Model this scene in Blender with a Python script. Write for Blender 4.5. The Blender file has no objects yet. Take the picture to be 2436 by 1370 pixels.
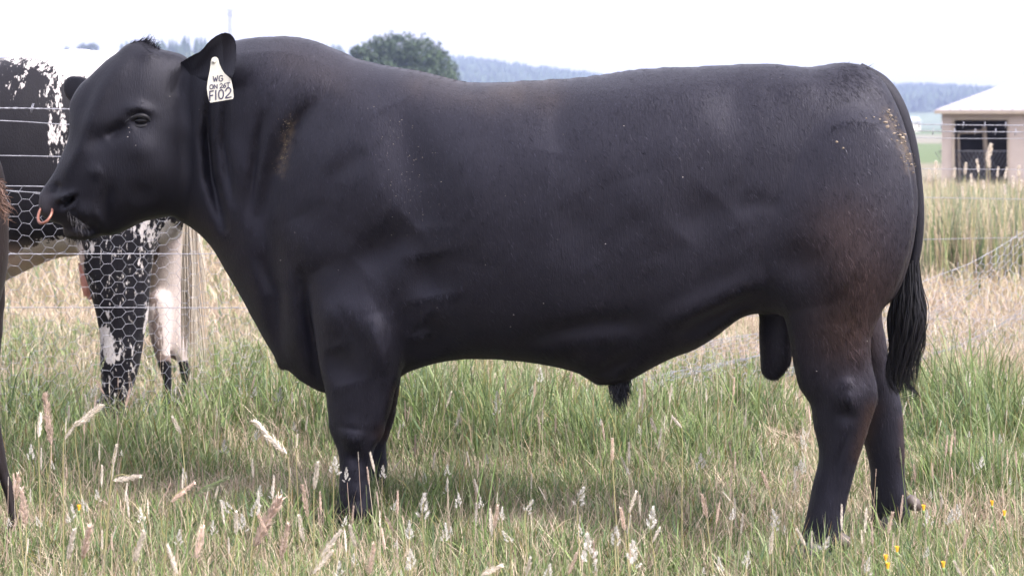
import bpy, math, random
import numpy as np
from mathutils import Vector

S = bpy.context.scene
COL = S.collection
rng = np.random.default_rng(7)
random.seed(7)

# ------------------------------------------------------------------ camera
F = 4920.0            # focal length in photograph pixels (2436 wide)
CX, HY, H = 1218.0, 300.0, 1.16   # principal column, horizon row, camera height
cam = bpy.data.cameras.new("camera")
cam.sensor_width = 36.0
cam.lens = 36.0 * F / 2436.0
cam.shift_y = -(685.0 - HY) / 2436.0
cam.clip_start = 0.1
cam.clip_end = 20000.0
cam.dof.use_dof = True
cam.dof.focus_distance = 5.95
cam.dof.aperture_fstop = 7.1
cam_ob = bpy.data.objects.new("camera", cam)
cam_ob.location = (0, 0, H)
cam_ob.rotation_euler = (math.radians(90), 0, 0)
COL.objects.link(cam_ob)
S.camera = cam_ob

# ------------------------------------------------------------------ light
SUN_EL, SUN_AZ = math.radians(52), math.radians(125)   # azimuth clockwise from +Y
w = bpy.data.worlds.new("World")
S.world = w
w.use_nodes = True
nt = w.node_tree
bg = nt.nodes["Background"]
sky = nt.nodes.new("ShaderNodeTexSky")
sky.sky_type = 'NISHITA'
sky.sun_disc = False
sky.sun_elevation = SUN_EL
sky.sun_rotation = SUN_AZ
sky.air_density = 1.0
sky.dust_density = 6.0
sky.ozone_density = 1.0
hs = nt.nodes.new("ShaderNodeHueSaturation")
hs.inputs['Saturation'].default_value = 0.5
nt.links.new(sky.outputs[0], hs.inputs['Color'])
tintn = nt.nodes.new("ShaderNodeMix"); tintn.data_type = 'RGBA'; tintn.blend_type = 'MULTIPLY'; tintn.inputs[0].default_value = 1.0
tintn.inputs[7].default_value = (1.0, 0.96, 1.08, 1)
nt.links.new(hs.outputs[0], tintn.inputs[6])
cloud = nt.nodes.new("ShaderNodeMix"); cloud.data_type = 'RGBA'      # thin even high cloud over the clear sky
cloud.inputs[0].default_value = 0.45
cloud.inputs[7].default_value = (4.6, 4.45, 4.9, 1)
nt.links.new(tintn.outputs[2], cloud.inputs[6])
nt.links.new(cloud.outputs[2], bg.inputs['Color'])
bg.inputs['Strength'].default_value = 0.15
sun = bpy.data.lights.new("sun", 'SUN')
sun.energy = 1.3
sun.angle = math.radians(14)
sun.color = (1.0, 0.96, 0.9)
so = bpy.data.objects.new("sun", sun)
d = Vector((math.sin(SUN_AZ) * math.cos(SUN_EL), math.cos(SUN_AZ) * math.cos(SUN_EL), math.sin(SUN_EL)))
so.rotation_euler = d.to_track_quat('Z', 'Y').to_euler()
so.location = (0, 0, 30)
COL.objects.link(so)
S.view_settings.view_transform = 'Standard'
S.view_settings.look = 'None'
S.view_settings.exposure = 2.12
S.view_settings.gamma = 1.0
S.cycles.max_bounces = 6
S.cycles.diffuse_bounces = 3
S.cycles.glossy_bounces = 2
S.cycles.transmission_bounces = 3
S.cycles.volume_bounces = 1
S.cycles.use_denoising = True
S.cycles.denoising_prefilter = 'ACCURATE'
S.cycles.sample_clamp_indirect = 3.0

# ------------------------------------------------------------------ helpers
def W(px, py, Y):
    """world point seen at photograph pixel (px, py) at depth Y"""
    return np.array([(px - CX) * Y / F, Y, H - (py - HY) * Y / F])

def tag(o, label=None, cat=None, group=None, kind=None):
    if label: o['label'] = label
    if cat: o['category'] = cat
    if group: o['group'] = group
    if kind: o['kind'] = kind
    return o

def empty(name, loc, label, cat, group=None, rotz=0.0):
    o = bpy.data.objects.new(name, None)
    o.empty_display_size = 0.2
    o.location = loc
    o.rotation_euler = (0, 0, rotz)
    COL.objects.link(o)
    return tag(o, label, cat, group)

def mesh_obj(name, verts, faces, mat=None, parent=None, smooth=True, colors=None, attrs=None, origin=None):
    """verts (n,3); faces: list of tuples, or dict of arrays {k: (m,k)}"""
    verts = np.asarray(verts, dtype=np.float32)
    if origin is None and parent is None and len(verts):
        origin = np.array([verts[:, 0].mean(), verts[:, 1].mean(), verts[:, 2].min()], dtype=np.float32)
    off = np.zeros(3, np.float32)
    if parent is not None:
        off = np.array(parent.matrix_world.translation if parent.parent is None else (0, 0, 0), dtype=np.float32)
        p = parent; off = np.zeros(3, np.float32)
        while p is not None:
            off = off + np.array(p.location, dtype=np.float32); p = p.parent
    elif origin is not None:
        off = np.asarray(origin, np.float32)
    me = bpy.data.meshes.new(name)
    if isinstance(faces, dict):
        groups = [np.asarray(faces[k], dtype=np.int32).reshape(-1, k) for k in faces if len(faces[k])]
        loops = np.concatenate([g.ravel() for g in groups])
        tot = np.concatenate([np.full(len(g), g.shape[1], np.int32) for g in groups])
    else:
        loops = np.array([i for f in faces for i in f], dtype=np.int32)
        tot = np.array([len(f) for f in faces], dtype=np.int32)
    start = np.concatenate([[0], np.cumsum(tot)[:-1]]).astype(np.int32)
    me.vertices.add(len(verts)); me.loops.add(len(loops)); me.polygons.add(len(tot))
    me.vertices.foreach_set("co", (verts - off).ravel())
    me.loops.foreach_set("vertex_index", loops)
    me.polygons.foreach_set("loop_start", start)
    me.polygons.foreach_set("loop_total", tot)
    me.polygons.foreach_set("use_smooth", np.full(len(tot), bool(smooth)))
    me.update(calc_edges=True)
    if colors is not None:
        a = me.attributes.new("tint", 'FLOAT_COLOR', 'POINT')
        c = np.ones((len(verts), 4), np.float32); c[:, :3] = colors
        a.data.foreach_set("color", c.ravel())
    for k, v in (attrs or {}).items():
        a = me.attributes.new(k, 'FLOAT', 'POINT')
        a.data.foreach_set("value", np.asarray(v, np.float32))
    o = bpy.data.objects.new(name, me)
    if mat: me.materials.append(mat)
    COL.objects.link(o)
    if parent is not None:
        o.parent = parent
    else:
        o.location = [float(v) for v in off]
    return o

class MB:
    """collects simple solids into one mesh"""
    def __init__(s): s.v = []; s.f = []; s.c = []
    def add(s, v, f, c=None):
        b = len(s.v); s.v += [tuple(map(float, p)) for p in v]; s.f += [tuple(i + b for i in q) for q in f]
        s.c += [c or (1, 1, 1)] * len(v)
    def box(s, x0, x1, y0, y1, z0, z1, c=None):
        v = [(x, y, z) for z in (z0, z1) for y in (y0, y1) for x in (x0, x1)]
        s.add(v, [(0, 2, 3, 1), (4, 5, 7, 6), (0, 1, 5, 4), (2, 6, 7, 3), (0, 4, 6, 2), (1, 3, 7, 5)], c)
    def tube(s, pts, rad, n=6, c=None, cap=True):
        pts = np.asarray(pts, float); m = len(pts)
        rad = np.broadcast_to(np.asarray(rad, float), (m,))
        t = np.gradient(pts, axis=0); t /= np.linalg.norm(t, axis=1)[:, None] + 1e-12
        ref = np.array([0, 0, 1.0]) if abs(t[0][2]) < 0.8 else np.array([0, 1.0, 0])
        v = []
        a = np.linspace(0, 2 * np.pi, n, endpoint=False)
        for i in range(m):
            u = np.cross(t[i], ref); u /= np.linalg.norm(u) + 1e-12; ww = np.cross(u, t[i]); ref = ww
            for q in a: v.append(pts[i] + rad[i] * (np.cos(q) * u + np.sin(q) * ww))
        f = [(i * n + j, i * n + (j + 1) % n, (i + 1) * n + (j + 1) % n, (i + 1) * n + j) for i in range(m - 1) for j in range(n)]
        if cap: f += [tuple(range(n - 1, -1, -1)), tuple(range((m - 1) * n, m * n))]
        s.add(v, f, c)
    def ball(s, ctr, r, nu=10, nv=7, c=None):
        r = np.broadcast_to(np.asarray(r, float), (3,)); v = []; f = []
        for i in range(nv + 1):
            th = np.pi * i / nv
            for j in range(nu):
                ph = 2 * np.pi * j / nu
                v.append((ctr[0] + r[0] * math.sin(th) * math.cos(ph), ctr[1] + r[1] * math.sin(th) * math.sin(ph), ctr[2] + r[2] * math.cos(th)))
        for i in range(nv):
            for j in range(nu):
                f.append((i * nu + j, (i + 1) * nu + j, (i + 1) * nu + (j + 1) % nu, i * nu + (j + 1) % nu))
        s.add(v, f, c)
    def build(s, name, mat, parent=None, smooth=True, tint=False):
        return mesh_obj(name, np.array(s.v), s.f, mat, parent, smooth, colors=np.array(s.c) if tint else None)

def spline(pts, n):
    """Catmull-Rom through pts, n samples"""
    p = np.asarray(pts, float)
    p = np.vstack([2 * p[0] - p[1], p, 2 * p[-1] - p[-2]])
    seg = len(p) - 3
    t = np.linspace(0, seg - 1e-6, n); i = t.astype(int); u = (t - i)[:, None]
    a, b, c, e = p[i], p[i + 1], p[i + 2], p[i + 3]
    return 0.5 * (2 * b + (c - a) * u + (2 * a - 5 * b + 4 * c - e) * u ** 2 + (3 * b - a - 3 * c + e) * u ** 3)

def lattice_noise(x, y, scale, seed):
    r = np.random.default_rng(seed).random((256, 256))
    x = np.asarray(x) / scale; y = np.asarray(y) / scale
    xi = np.floor(x).astype(int); yi = np.floor(y).astype(int)
    fx = x - xi; fy = y - yi; fx = fx * fx * (3 - 2 * fx); fy = fy * fy * (3 - 2 * fy)
    g = lambda a, b: r[a % 256, b % 256]
    return (g(xi, yi) * (1 - fx) + g(xi + 1, yi) * fx) * (1 - fy) + (g(xi, yi + 1) * (1 - fx) + g(xi + 1, yi + 1) * fx) * fy

# ------------------------------------------------------------------ materials
def mat_new(name):
    m = bpy.data.materials.new(name); m.use_nodes = True
    return m, m.node_tree, m.node_tree.nodes["Principled BSDF"]

def simple_mat(name, col, rough=0.6, metal=0.0, spec=0.5, noise=0.0, nscale=20.0, bump=0.0):
    m, t, b = mat_new(name)
    b.inputs['Roughness'].default_value = rough
    b.inputs['Metallic'].default_value = metal
    b.inputs['Specular IOR Level'].default_value = spec
    if noise or bump:
        tc = t.nodes.new("ShaderNodeTexCoord"); n = t.nodes.new("ShaderNodeTexNoise")
        n.inputs['Scale'].default_value = nscale; n.inputs['Detail'].default_value = 6
        t.links.new(tc.outputs['Object'], n.inputs['Vector'])
        r = t.nodes.new("ShaderNodeValToRGB")
        lo = [max(0, c * (1 - noise)) for c in col]; hi = [min(1, c * (1 + noise)) for c in col]
        r.color_ramp.elements[0].position = 0.3; r.color_ramp.elements[1].position = 0.7
        r.color_ramp.elements[0].color = (*lo, 1); r.color_ramp.elements[1].color = (*hi, 1)
        t.links.new(n.outputs['Fac'], r.inputs[0]); t.links.new(r.outputs[0], b.inputs['Base Color'])
        if bump:
            bp = t.nodes.new("ShaderNodeBump"); bp.inputs['Strength'].default_value = bump; bp.inputs['Distance'].default_value = 0.01
            t.links.new(n.outputs['Fac'], bp.inputs['Height']); t.links.new(bp.outputs[0], b.inputs['Normal'])
    else:
        b.inputs['Base Color'].default_value = (*col, 1)
    return m

def tint_mat(name, rough=0.6, spec=0.3, trans=0.0, sheen=0.0):
    """colour from the mesh's own tint attribute"""
    m, t, b = mat_new(name)
    a = t.nodes.new("ShaderNodeAttribute"); a.attribute_name = "tint"
    t.links.new(a.outputs['Color'], b.inputs['Base Color'])
    b.inputs['Roughness'].default_value = rough
    b.inputs['Specular IOR Level'].default_value = spec
    b.inputs['Sheen Weight'].default_value = sheen
    if trans:
        tr = t.nodes.new("ShaderNodeBsdfTranslucent"); mx = t.nodes.new("ShaderNodeMixShader")
        mx.inputs[0].default_value = trans
        t.links.new(a.outputs['Color'], tr.inputs[0])
        t.links.new(b.outputs[0], mx.inputs[1]); t.links.new(tr.outputs[0], mx.inputs[2])
        t.links.new(mx.outputs[0], t.nodes['Material Output'].inputs[0])
    return m

M_grass = tint_mat("grass_blade", 0.55, 0.25, 0.3)
M_seed = tint_mat("seed_head", 0.8, 0.1, 0.25)
M_leaf = tint_mat("tree_leaf", 0.6, 0.25, 0.15)
M_bark = simple_mat("bark", (0.12, 0.09, 0.07), 0.9, noise=0.4, nscale=8, bump=0.5)
M_wire = simple_mat("galvanised_wire", (0.22, 0.225, 0.25), 0.5, metal=0.5, noise=0.25, nscale=40)
M_post = simple_mat("weathered_timber", (0.3, 0.26, 0.2), 0.9, noise=0.35, nscale=14, bump=0.4)

# ------------------------------------------------------------------ ground
def graded(a, b, n, p):
    return a + (b - a) * np.linspace(0, 1, n) ** p
ys = np.concatenate([np.linspace(-30, 3, 12), np.linspace(3.1, 14, 120), 14 + (7000 - 14) * np.linspace(0.004, 1, 90) ** 3])
xh = np.concatenate([np.linspace(0, 4, 45), 4 + 5996 * np.linspace(0.01, 1, 45) ** 3])
xs = np.concatenate([-xh[::-1][:-1], xh])
gx, gy = np.meshgrid(xs, ys)
def ground_h(x, y):
    near = 0.05 * (lattice_noise(x, y, 0.55, 1) - 0.5) + 0.03 * (lattice_noise(x, y, 0.22, 2) - 0.5)
    return near * np.exp(-np.maximum(0, np.asarray(y) - 25) / 20.0) - 0.02
gz = ground_h(gx, gy)
nx_, ny_ = len(xs), len(ys)
idx = np.arange(nx_ * ny_).reshape(ny_, nx_)
q = np.stack([idx[:-1, :-1], idx[:-1, 1:], idx[1:, 1:], idx[1:, :-1]], -1).reshape(-1, 4)
m, t, b = mat_new("pasture_soil")
tc = t.nodes.new("ShaderNodeTexCoord")
def noise_node(t, vec, scale, detail=5, rough=0.6):
    n = t.nodes.new("ShaderNodeTexNoise"); n.inputs['Scale'].default_value = scale
    n.inputs['Detail'].default_value = detail; n.inputs['Roughness'].default_value = rough
    t.links.new(vec, n.inputs['Vector']); return n
def ramp_node(t, fac, stops):
    r = t.nodes.new("ShaderNodeValToRGB"); e = r.color_ramp.elements
    while len(e) < len(stops): e.new(0.5)
    for k, (p, c) in enumerate(stops): e[k].position = p; e[k].color = (*c, 1)
    t.links.new(fac, r.inputs[0]); return r
def mix_node(t, fac, a, bb, mode='MIX'):
    x = t.nodes.new("ShaderNodeMix"); x.data_type = 'RGBA'; x.blend_type = mode
    for s, v in ((x.inputs[0], fac), (x.inputs[6], a), (x.inputs[7], bb)):
        if isinstance(v, (int, float)): s.default_value = v
        elif isinstance(v, tuple): s.default_value = (*v, 1)
        else: t.links.new(v, s)
    return x
n1 = noise_node(t, tc.outputs['Object'], 3.0)
n2 = noise_node(t, tc.outputs['Object'], 45.0, 8)
c1 = ramp_node(t, n1.outputs['Fac'], [(0.3, (0.16, 0.12, 0.075)), (0.5, (0.24, 0.19, 0.11)), (0.7, (0.13, 0.14, 0.055))])
c2 = ramp_node(t, n2.outputs['Fac'], [(0.3, (0.35, 0.32, 0.3)), (0.7, (1.0, 1.0, 1.0))])
mx = mix_node(t, 1.0, c1.outputs[0], c2.outputs[0], 'MULTIPLY')
# far paddocks: straw, then a green crop, then pale stubble
sep = t.nodes.new("ShaderNodeSeparateXYZ"); t.links.new(tc.outputs['Object'], sep.inputs[0])
mr = t.nodes.new("ShaderNodeMapRange"); mr.inputs['From Min'].default_value = 0; mr.inputs['From Max'].default_value = 400
n3 = noise_node(t, tc.outputs['Object'], 0.03)
ma = t.nodes.new("ShaderNodeMath"); ma.operation = 'MULTIPLY_ADD'; ma.inputs[1].default_value = 14.0
t.links.new(n3.outputs['Fac'], ma.inputs[0]); t.links.new(sep.outputs['Y'], ma.inputs[2])
t.links.new(ma.outputs[0], mr.inputs['Value'])
fr = ramp_node(t, mr.outputs[0], [(0.0, (0.2, 0.175, 0.12)), (0.17, (0.17, 0.155, 0.115)), (0.185, (0.095, 0.125, 0.065)), (0.36, (0.10, 0.13, 0.07)), (0.38, (0.17, 0.16, 0.13)), (0.72, (0.16, 0.165, 0.13)), (0.78, (0.09, 0.12, 0.065)), (1.0, (0.09, 0.12, 0.065))])
gt = t.nodes.new("ShaderNodeMapRange"); gt.inputs['From Min'].default_value = 18; gt.inputs['From Max'].default_value = 40
t.links.new(sep.outputs['Y'], gt.inputs['Value'])
fin = mix_node(t, gt.outputs[0], mx.outputs[2], fr.outputs[0])
t.links.new(fin.outputs[2], b.inputs['Base Color'])
b.inputs['Roughness'].default_value = 0.95; b.inputs['Specular IOR Level'].default_value = 0.1
bp = t.nodes.new("ShaderNodeBump"); bp.inputs['Distance'].default_value = 0.02
t.links.new(n2.outputs['Fac'], bp.inputs['Height']); t.links.new(bp.outputs[0], b.inputs['Normal'])
g = mesh_obj("ground", np.stack([gx, gy, gz], -1).reshape(-1, 3), {4: q}, m, origin=(0, 0, 0))
tag(g, kind='structure')

# ------------------------------------------------------------------ far hills and their woods
def hill(name, Y0, prof, wf, wb, drop, col):
    pr = np.array(prof, float)
    X = (pr[:, 0] - CX) * Y0 / F; Z = H + (HY - pr[:, 1]) * Y0 / F - drop
    xs = np.linspace(X[0], X[-1], 160)
    def zf(x, y):
        r = np.interp(x, X, Z, left=0, right=0)
        tt = np.where(y < Y0, (Y0 - y) / wf, (y - Y0) / wb)
        return r * np.clip(1 - tt, 0, 1) ** 0.8 * 1.0 - 0.5
    ys = np.concatenate([np.linspace(Y0 - wf, Y0, 40), np.linspace(Y0 + 5, Y0 + wb, 12)])
    gx, gy = np.meshgrid(xs, ys); gz = zf(gx, gy)
    gz += 1.2 * (lattice_noise(gx, gy, 40, 5) - 0.5)
    idx = np.arange(gx.size).reshape(gx.shape)
    q = np.stack([idx[:-1, :-1], idx[:-1, 1:], idx[1:, 1:], idx[1:, :-1]], -1).reshape(-1, 4)
    o = mesh_obj(name, np.stack([gx, gy, gz], -1).reshape(-1, 3), {4: q}, simple_mat(name + "_turf", col, 0.95, noise=0.3, nscale=0.02), origin=(0, 0, 0))
    tag(o, kind='structure')
    return zf, X, Z

def conifer_wood(name, pts, hts, seed, label, wid=0.28):
    """one far wood: small tiered conifers, each with its own height and ragged skirts"""
    r = np.random.default_rng(seed); V = []; Fq = []; C = []
    for (x, y, z), h in zip(pts, hts):
        ntier = 4
        col = np.array([0.045, 0.07, 0.04]) * r.uniform(0.7, 1.3)
        for k in range(ntier):
            zb = z + h * (0.08 + 0.2 * k); zt = z + h * (0.45 + 0.185 * k)
            rad = h * wid * (1 - 0.2 * k) * r.uniform(0.8, 1.2)
            n = 7; b0 = len(V); a0 = r.uniform(0, 6.28)
            for j in range(n):
                a = a0 + 2 * np.pi * j / n; rr = rad * r.uniform(0.7, 1.25)
                V.append((x + rr * math.cos(a), y + rr * math.sin(a), zb + h * r.uniform(-0.05, 0.05)))
            V.append((x + r.normal() * h * 0.02, y, zt)); C += [tuple(col * (0.85 + 0.1 * k))] * (n + 1)
            Fq += [(b0 + j, b0 + (j + 1) % n, b0 + n) for j in range(n)]
    o = mesh_obj(name, np.array(V), Fq, M_leaf, smooth=False, colors=np.array(C))
    return tag(o, label, "wood", kind='stuff')

zl, XL, ZL = hill("hill_near", 900, [(-500, 180), (-100, 160), (120, 142), (220, 132), (290, 118), (340, 110), (450, 108), (560, 112), (700, 118), (850, 126), (960, 150), (1080, 190), (1250, 240), (1400, 290)], 420, 300, 2.0, (0.12, 0.15, 0.06))
zr, XR, ZR = hill("hill_far", 1700, [(300, 120), (800, 122), (1000, 128), (1080, 134), (1160, 143), (1250, 156), (1350, 168), (1440, 182), (1600, 208), (1900, 216), (2060, 205), (2120, 202), (2200, 202), (2280, 210), (2350, 221), (2500, 240), (2800, 270)], 700, 400, 9.0, (0.1, 0.13, 0.06))

P = []; Hh = []
for i in range(420):
    px = rng.uniform(285, 1010); y = 900 - abs(rng.normal()) * 60; x = (px - CX) * y / F
    P.append((x, y, float(zl(np.array([x]), np.array([y]))[0]))); Hh.append(rng.uniform(3.0, 6.5) * (1.25 if 430 < px < 520 else 1))
conifer_wood("conifer_wood", P, Hh, 3, "hazy blue-green pine wood along the ridge behind the bull's head", 0.2)
P = []; Hh = []
for i in range(2600):
    px = rng.uniform(1000, 1500) if i % 2 else rng.uniform(2050, 2420)
    y = 1700 - rng.uniform(0, 1) ** 1.4 * 450; x = (px - CX) * y / F
    P.append((x, y, float(zr(np.array([x]), np.array([y]))[0]))); Hh.append(rng.uniform(8, 12.5))
conifer_wood("hill_forest", P, Hh, 4, "pale blue forest covering the farthest hills", 0.42)

# ------------------------------------------------------------------ trees with a trunk and a leafy crown
def leaf_quads(ctrs, size, r, cols):
    n = len(ctrs)
    u = r.normal(size=(n, 3)); u /= np.linalg.norm(u, axis=1)[:, None]
    v = np.cross(u, r.normal(size=(n, 3))); v /= np.linalg.norm(v, axis=1)[:, None]
    s = size * r.uniform(0.5, 1.4, (n, 1))
    P = np.stack([ctrs - u * s, ctrs + v * s * 0.6, ctrs + u * s, ctrs - v * s * 0.6], 1).reshape(-1, 3)
    q = np.arange(n * 4).reshape(n, 4)
    return P, q, np.repeat(cols, 4, 0)

def lobed_tree(name, base, lobes, per, size, label, cat="tree", group=None, seed=1, col=(0.06, 0.085, 0.045), trunk_r=0.4):
    r = np.random.default_rng(seed); t = empty(name, base, label, cat, group)
    pts = []; cc = []
    for (cx, cy, cz, rx, ry, rz) in lobes:
        n = int(per * rx * rz)
        dd = r.normal(size=(n, 3)); dd /= np.linalg.norm(dd, axis=1)[:, None]
        rad = r.uniform(0.25, 1.0, (n, 1)) ** 0.45
        lump = 1 + 0.16 * np.sin(dd[:, :1] * 7 + cx) * np.sin(dd[:, 2:] * 6 + cz) + 0.1 * np.sin(dd[:, 1:2] * 11 + dd[:, 2:] * 9)
        p = dd * rad * lump * np.array([rx, ry, rz]) + np.array([cx, cy, cz])
        k = r.uniform(0.6, 1.4, (n, 1)) * (0.75 + 0.5 * lattice_noise(p[:, 0] + p[:, 1], p[:, 2], 0.9, seed)[:, None])
        pts.append(p); cc.append(np.array(col) * k * np.array([1, 1, 0.9 + 0.2 * r.random()]))
    pts = np.concatenate(pts); cc = np.concatenate(cc)
    Pv, q, c = leaf_quads(pts + np.array(base), size, r, cc)
    mb = MB(); b = np.array(base)
    top = max(l[2] for l in lobes)
    mb.tube([b + (0, 0, -0.3), b + (0.1, 0, top * 0.35), b + (0, 0.1, top * 0.8)], [trunk_r, trunk_r * 0.7, trunk_r * 0.3], 8)
    for l in lobes:
        mb.tube([b + (0, 0, top * 0.25), b + (l[0] * 0.5, l[1] * 0.5, top * 0.25 + (l[2] - top * 0.25) * 0.6), b + (l[0], l[1], l[2])], [trunk_r * 0.5, trunk_r * 0.3, trunk_r * 0.1], 6)
    mb.build("trunk", M_bark, t)
    mesh_obj("crown", Pv, {4: q}, M_leaf, t, False, colors=c)
    return t

Yt = 200.0; sc = F / Yt
bx = (985 - CX) / sc
L = []
for (px, py, rx, rz) in [(945, 118, 2.3, 1.9), (1000, 130, 2.4, 1.8), (900, 125, 2.0, 1.6), (1040, 165, 1.9, 1.9), (870, 150, 1.7, 1.3), (1062, 205, 1.5, 2.0), (950, 170, 3.0, 2.3), (905, 190, 2.6, 2.0), (1010, 215, 3.2, 2.4), (930, 250, 3.4, 2.2), (1060, 260, 1.9, 2.2), (850, 122, 0.75, 0.7), (862, 170, 1.2, 1.2)]:
    L.append(((px - 985) / sc, rng.uniform(-2, 2), H + (HY - py) / sc, rx, rx, rz))
lobed_tree("spreading_tree", (bx, Yt, -0.1), L, 560, 0.15, "large dark dome-shaped tree rising behind the bull's back", seed=11, col=(0.045, 0.07, 0.035))
for k, (px, top, wd, lab) in enumerate([(160, 112, 1.5, "small hazy rounded tree on the skyline above the spotted cow's back"), (207, 104, 3.6, "wider hazy twin-humped tree on the skyline beside the bull's far ear")]):
    Yk = 880.0; s2 = F / Yk; x = (px - CX) / s2; z0 = float(zl(np.array([x]), np.array([Yk]))[0])
    zt = H + (HY - top) / s2 - z0
    LL = [(-wd * 0.5, 0, zt * 0.6, wd * 0.8, wd * 0.8, zt * 0.38), (wd * 0.6, 0, zt * 0.66, wd * 0.8, wd * 0.8, zt * 0.36)] if k else [(0, 0, zt * 0.62, wd, wd, zt * 0.38)]
    lobed_tree("skyline_tree", (x, Yk, z0), LL, 120 if k else 200, 0.35, lab, seed=20 + k, trunk_r=0.25)

# conifer whose branch tip reaches into the right edge
def cone_tree(name, base, h, rad, label, seed):
    r = np.random.default_rng(seed); t = empty(name, base, label, "tree"); b = np.array(base)
    mb = MB(); mb.tube([b, b + (0, 0, h * 0.5), b + (0, 0, h)], [0.22, 0.13, 0.02], 8)
    pts = []; cc = []
    for z in np.arange(0.4, h, 0.32):
        R = rad * (1 - z / h) ** 0.8 + 0.1
        for a in r.uniform(0, 6.28, 7):
            e = np.array([math.cos(a) * R, math.sin(a) * R, z - 0.1 * R])
            mb.tube([b + (0, 0, z), b + e * 0.98], [0.035, 0.008], 4)
            n = int(60 * R) + 8
            f = r.uniform(0.2, 1.0, (n, 1))
            p = np.array([0, 0, z]) + (e - np.array([0, 0, z])) * f + r.normal(size=(n, 3)) * 0.13 * (1.2 - f * 0.6)
            pts.append(p); cc.append(np.array([0.035, 0.055, 0.035]) * r.uniform(0.6, 1.5, (n, 1)))
    Pv, q, c = leaf_quads(np.concatenate(pts) + b, 0.1, r, np.concatenate(cc))
    mb.build("trunk", M_bark, t); mesh_obj("crown", Pv, {4: q}, M_leaf, t, False, colors=c)
    return t
cone_tree("conifer", (17.05, 60.0, -0.05), 5.2, 4.0, "dark conifer behind the shed, only a branch tip in frame at the right edge", 5)

# ------------------------------------------------------------------ communications mast on the ridge
Ym = 905.0; sm = F / Ym; x = (547 - CX) / sm; z0 = float(zl(np.array([x]), np.array([Ym]))[0]); zt = H + (HY - 18) / sm
mast = empty("radio_mast", (x, Ym, z0), "thin pale lattice mast standing on the wooded ridge", "mast")
M_steel = simple_mat("painted_steel", (0.2, 0.2, 0.22), 0.5, metal=0.2, noise=0.1, nscale=2)
mb = MB(); hw = 0.7
for sx in (-1, 1):
    for sy in (-1, 1):
        mb.tube([(x + sx * hw, Ym + sy * hw, z0 - 0.5), (x + sx * hw * 0.6, Ym + sy * hw * 0.6, zt - 1)], 0.13, 5)
nz = 10
for k in range(nz):
    za = z0 + (zt - 1 - z0) * k / nz; zb = z0 + (zt - 1 - z0) * (k + 1) / nz; ha = hw * (1 - 0.4 * k / nz); hb = hw * (1 - 0.4 * (k + 1) / nz)
    for sy in (-1, 1):
        mb.tube([(x - ha, Ym + sy * ha, za), (x + hb, Ym + sy * hb, zb)], 0.07, 4)
        mb.tube([(x + ha, Ym + sy * ha, za), (x - hb, Ym + sy * hb, zb)], 0.07, 4)
mb.build("lattice", M_steel, mast, False)
for k, (dx, dz) in enumerate([(-0.95, 1.2), (0.95, 1.4), (-0.8, 3.2), (0.85, 3.4)]):
    mb = MB(); mb.box(x + dx - 0.22, x + dx + 0.22, Ym - 0.5, Ym - 0.2, zt - dz - 0.8, zt - dz + 0.8); mb.build("antenna", M_steel, mast, False)
mb = MB(); mb.tube([(x, Ym, zt - 1.2), (x, Ym, zt + 0.8)], 0.1, 5); mb.build("aerial", M_steel, mast)

# ------------------------------------------------------------------ far farm building
M_roofb = simple_mat("blue_roof_iron", (0.3, 0.33, 0.42), 0.5, noise=0.1, nscale=1)
M_cream = simple_mat("cream_cladding", (0.6, 0.57, 0.5), 0.8, noise=0.1, nscale=1)
Yb = 420.0; sb = F / Yb; xa = (2140 - CX) / sb; xb = (2192 - CX) / sb; zt = H + (HY - 279) / sb; ze = H + (HY - 289) / sb
fb = empty("farm_building", ((xa + xb) / 2, Yb, 0), "tiny far-off low building with bluish roof below the hill", "building")
mb = MB(); mb.box(xa + 0.2, xb - 0.2, Yb, Yb + 6, -0.2, ze); mb.build("wall", M_cream, fb, False)
mb = MB(); mb.add([(xa, Yb - 0.3, ze), (xb, Yb - 0.3, ze), (xb, Yb + 6.3, ze), (xa, Yb + 6.3, ze), (xa, Yb + 3, zt), (xb, Yb + 3, zt)],
                  [(0, 1, 5, 4), (2, 3, 4, 5), (0, 4, 3), (1, 2, 5), (0, 3, 2, 1)]); mb.build("roof", M_roofb, fb, False)

# ------------------------------------------------------------------ the pale shed
Ys = 40.0; ss = F / Ys
def sx(px): return (px - CX) / ss
def sz(py): return H + (HY - py) / ss
x0, x1 = sx(2240), sx(2240) + 5.6
ze, zr_ = sz(262), sz(180)
shed = empty("shed", (x0, Ys, 0), "pale beige hip-roofed shed with one dark open doorway", "shed")
M_wall = simple_mat("beige_cladding", (0.32, 0.275, 0.245), 0.85, noise=0.08, nscale=3, bump=0.1)
M_roof = simple_mat("pale_roof_iron", (0.30, 0.275, 0.285), 0.45, noise=0.06, nscale=3)
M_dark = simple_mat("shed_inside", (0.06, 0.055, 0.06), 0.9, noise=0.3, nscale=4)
M_trim = simple_mat("pale_trim", (0.26, 0.22, 0.175), 0.7, noise=0.08, nscale=5)
ox0, ox1, oz = sx(2270), sx(2392), sz(286)
mb = MB(); th = 0.09
mb.box(x0, ox0, Ys, Ys + th, -0.2, ze); mb.box(ox1, x1, Ys, Ys + th, -0.2, ze); mb.box(ox0, ox1, Ys, Ys + th, oz, ze)
mb.box(x0, x0 + th, Ys + th, Ys + 3.6, -0.2, ze); mb.box(x1 - th, x1, Ys + th, Ys + 3.6, -0.2, ze); mb.box(x0 + th, x1 - th, Ys + 3.5, Ys + 3.6, -0.2, ze)
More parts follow.
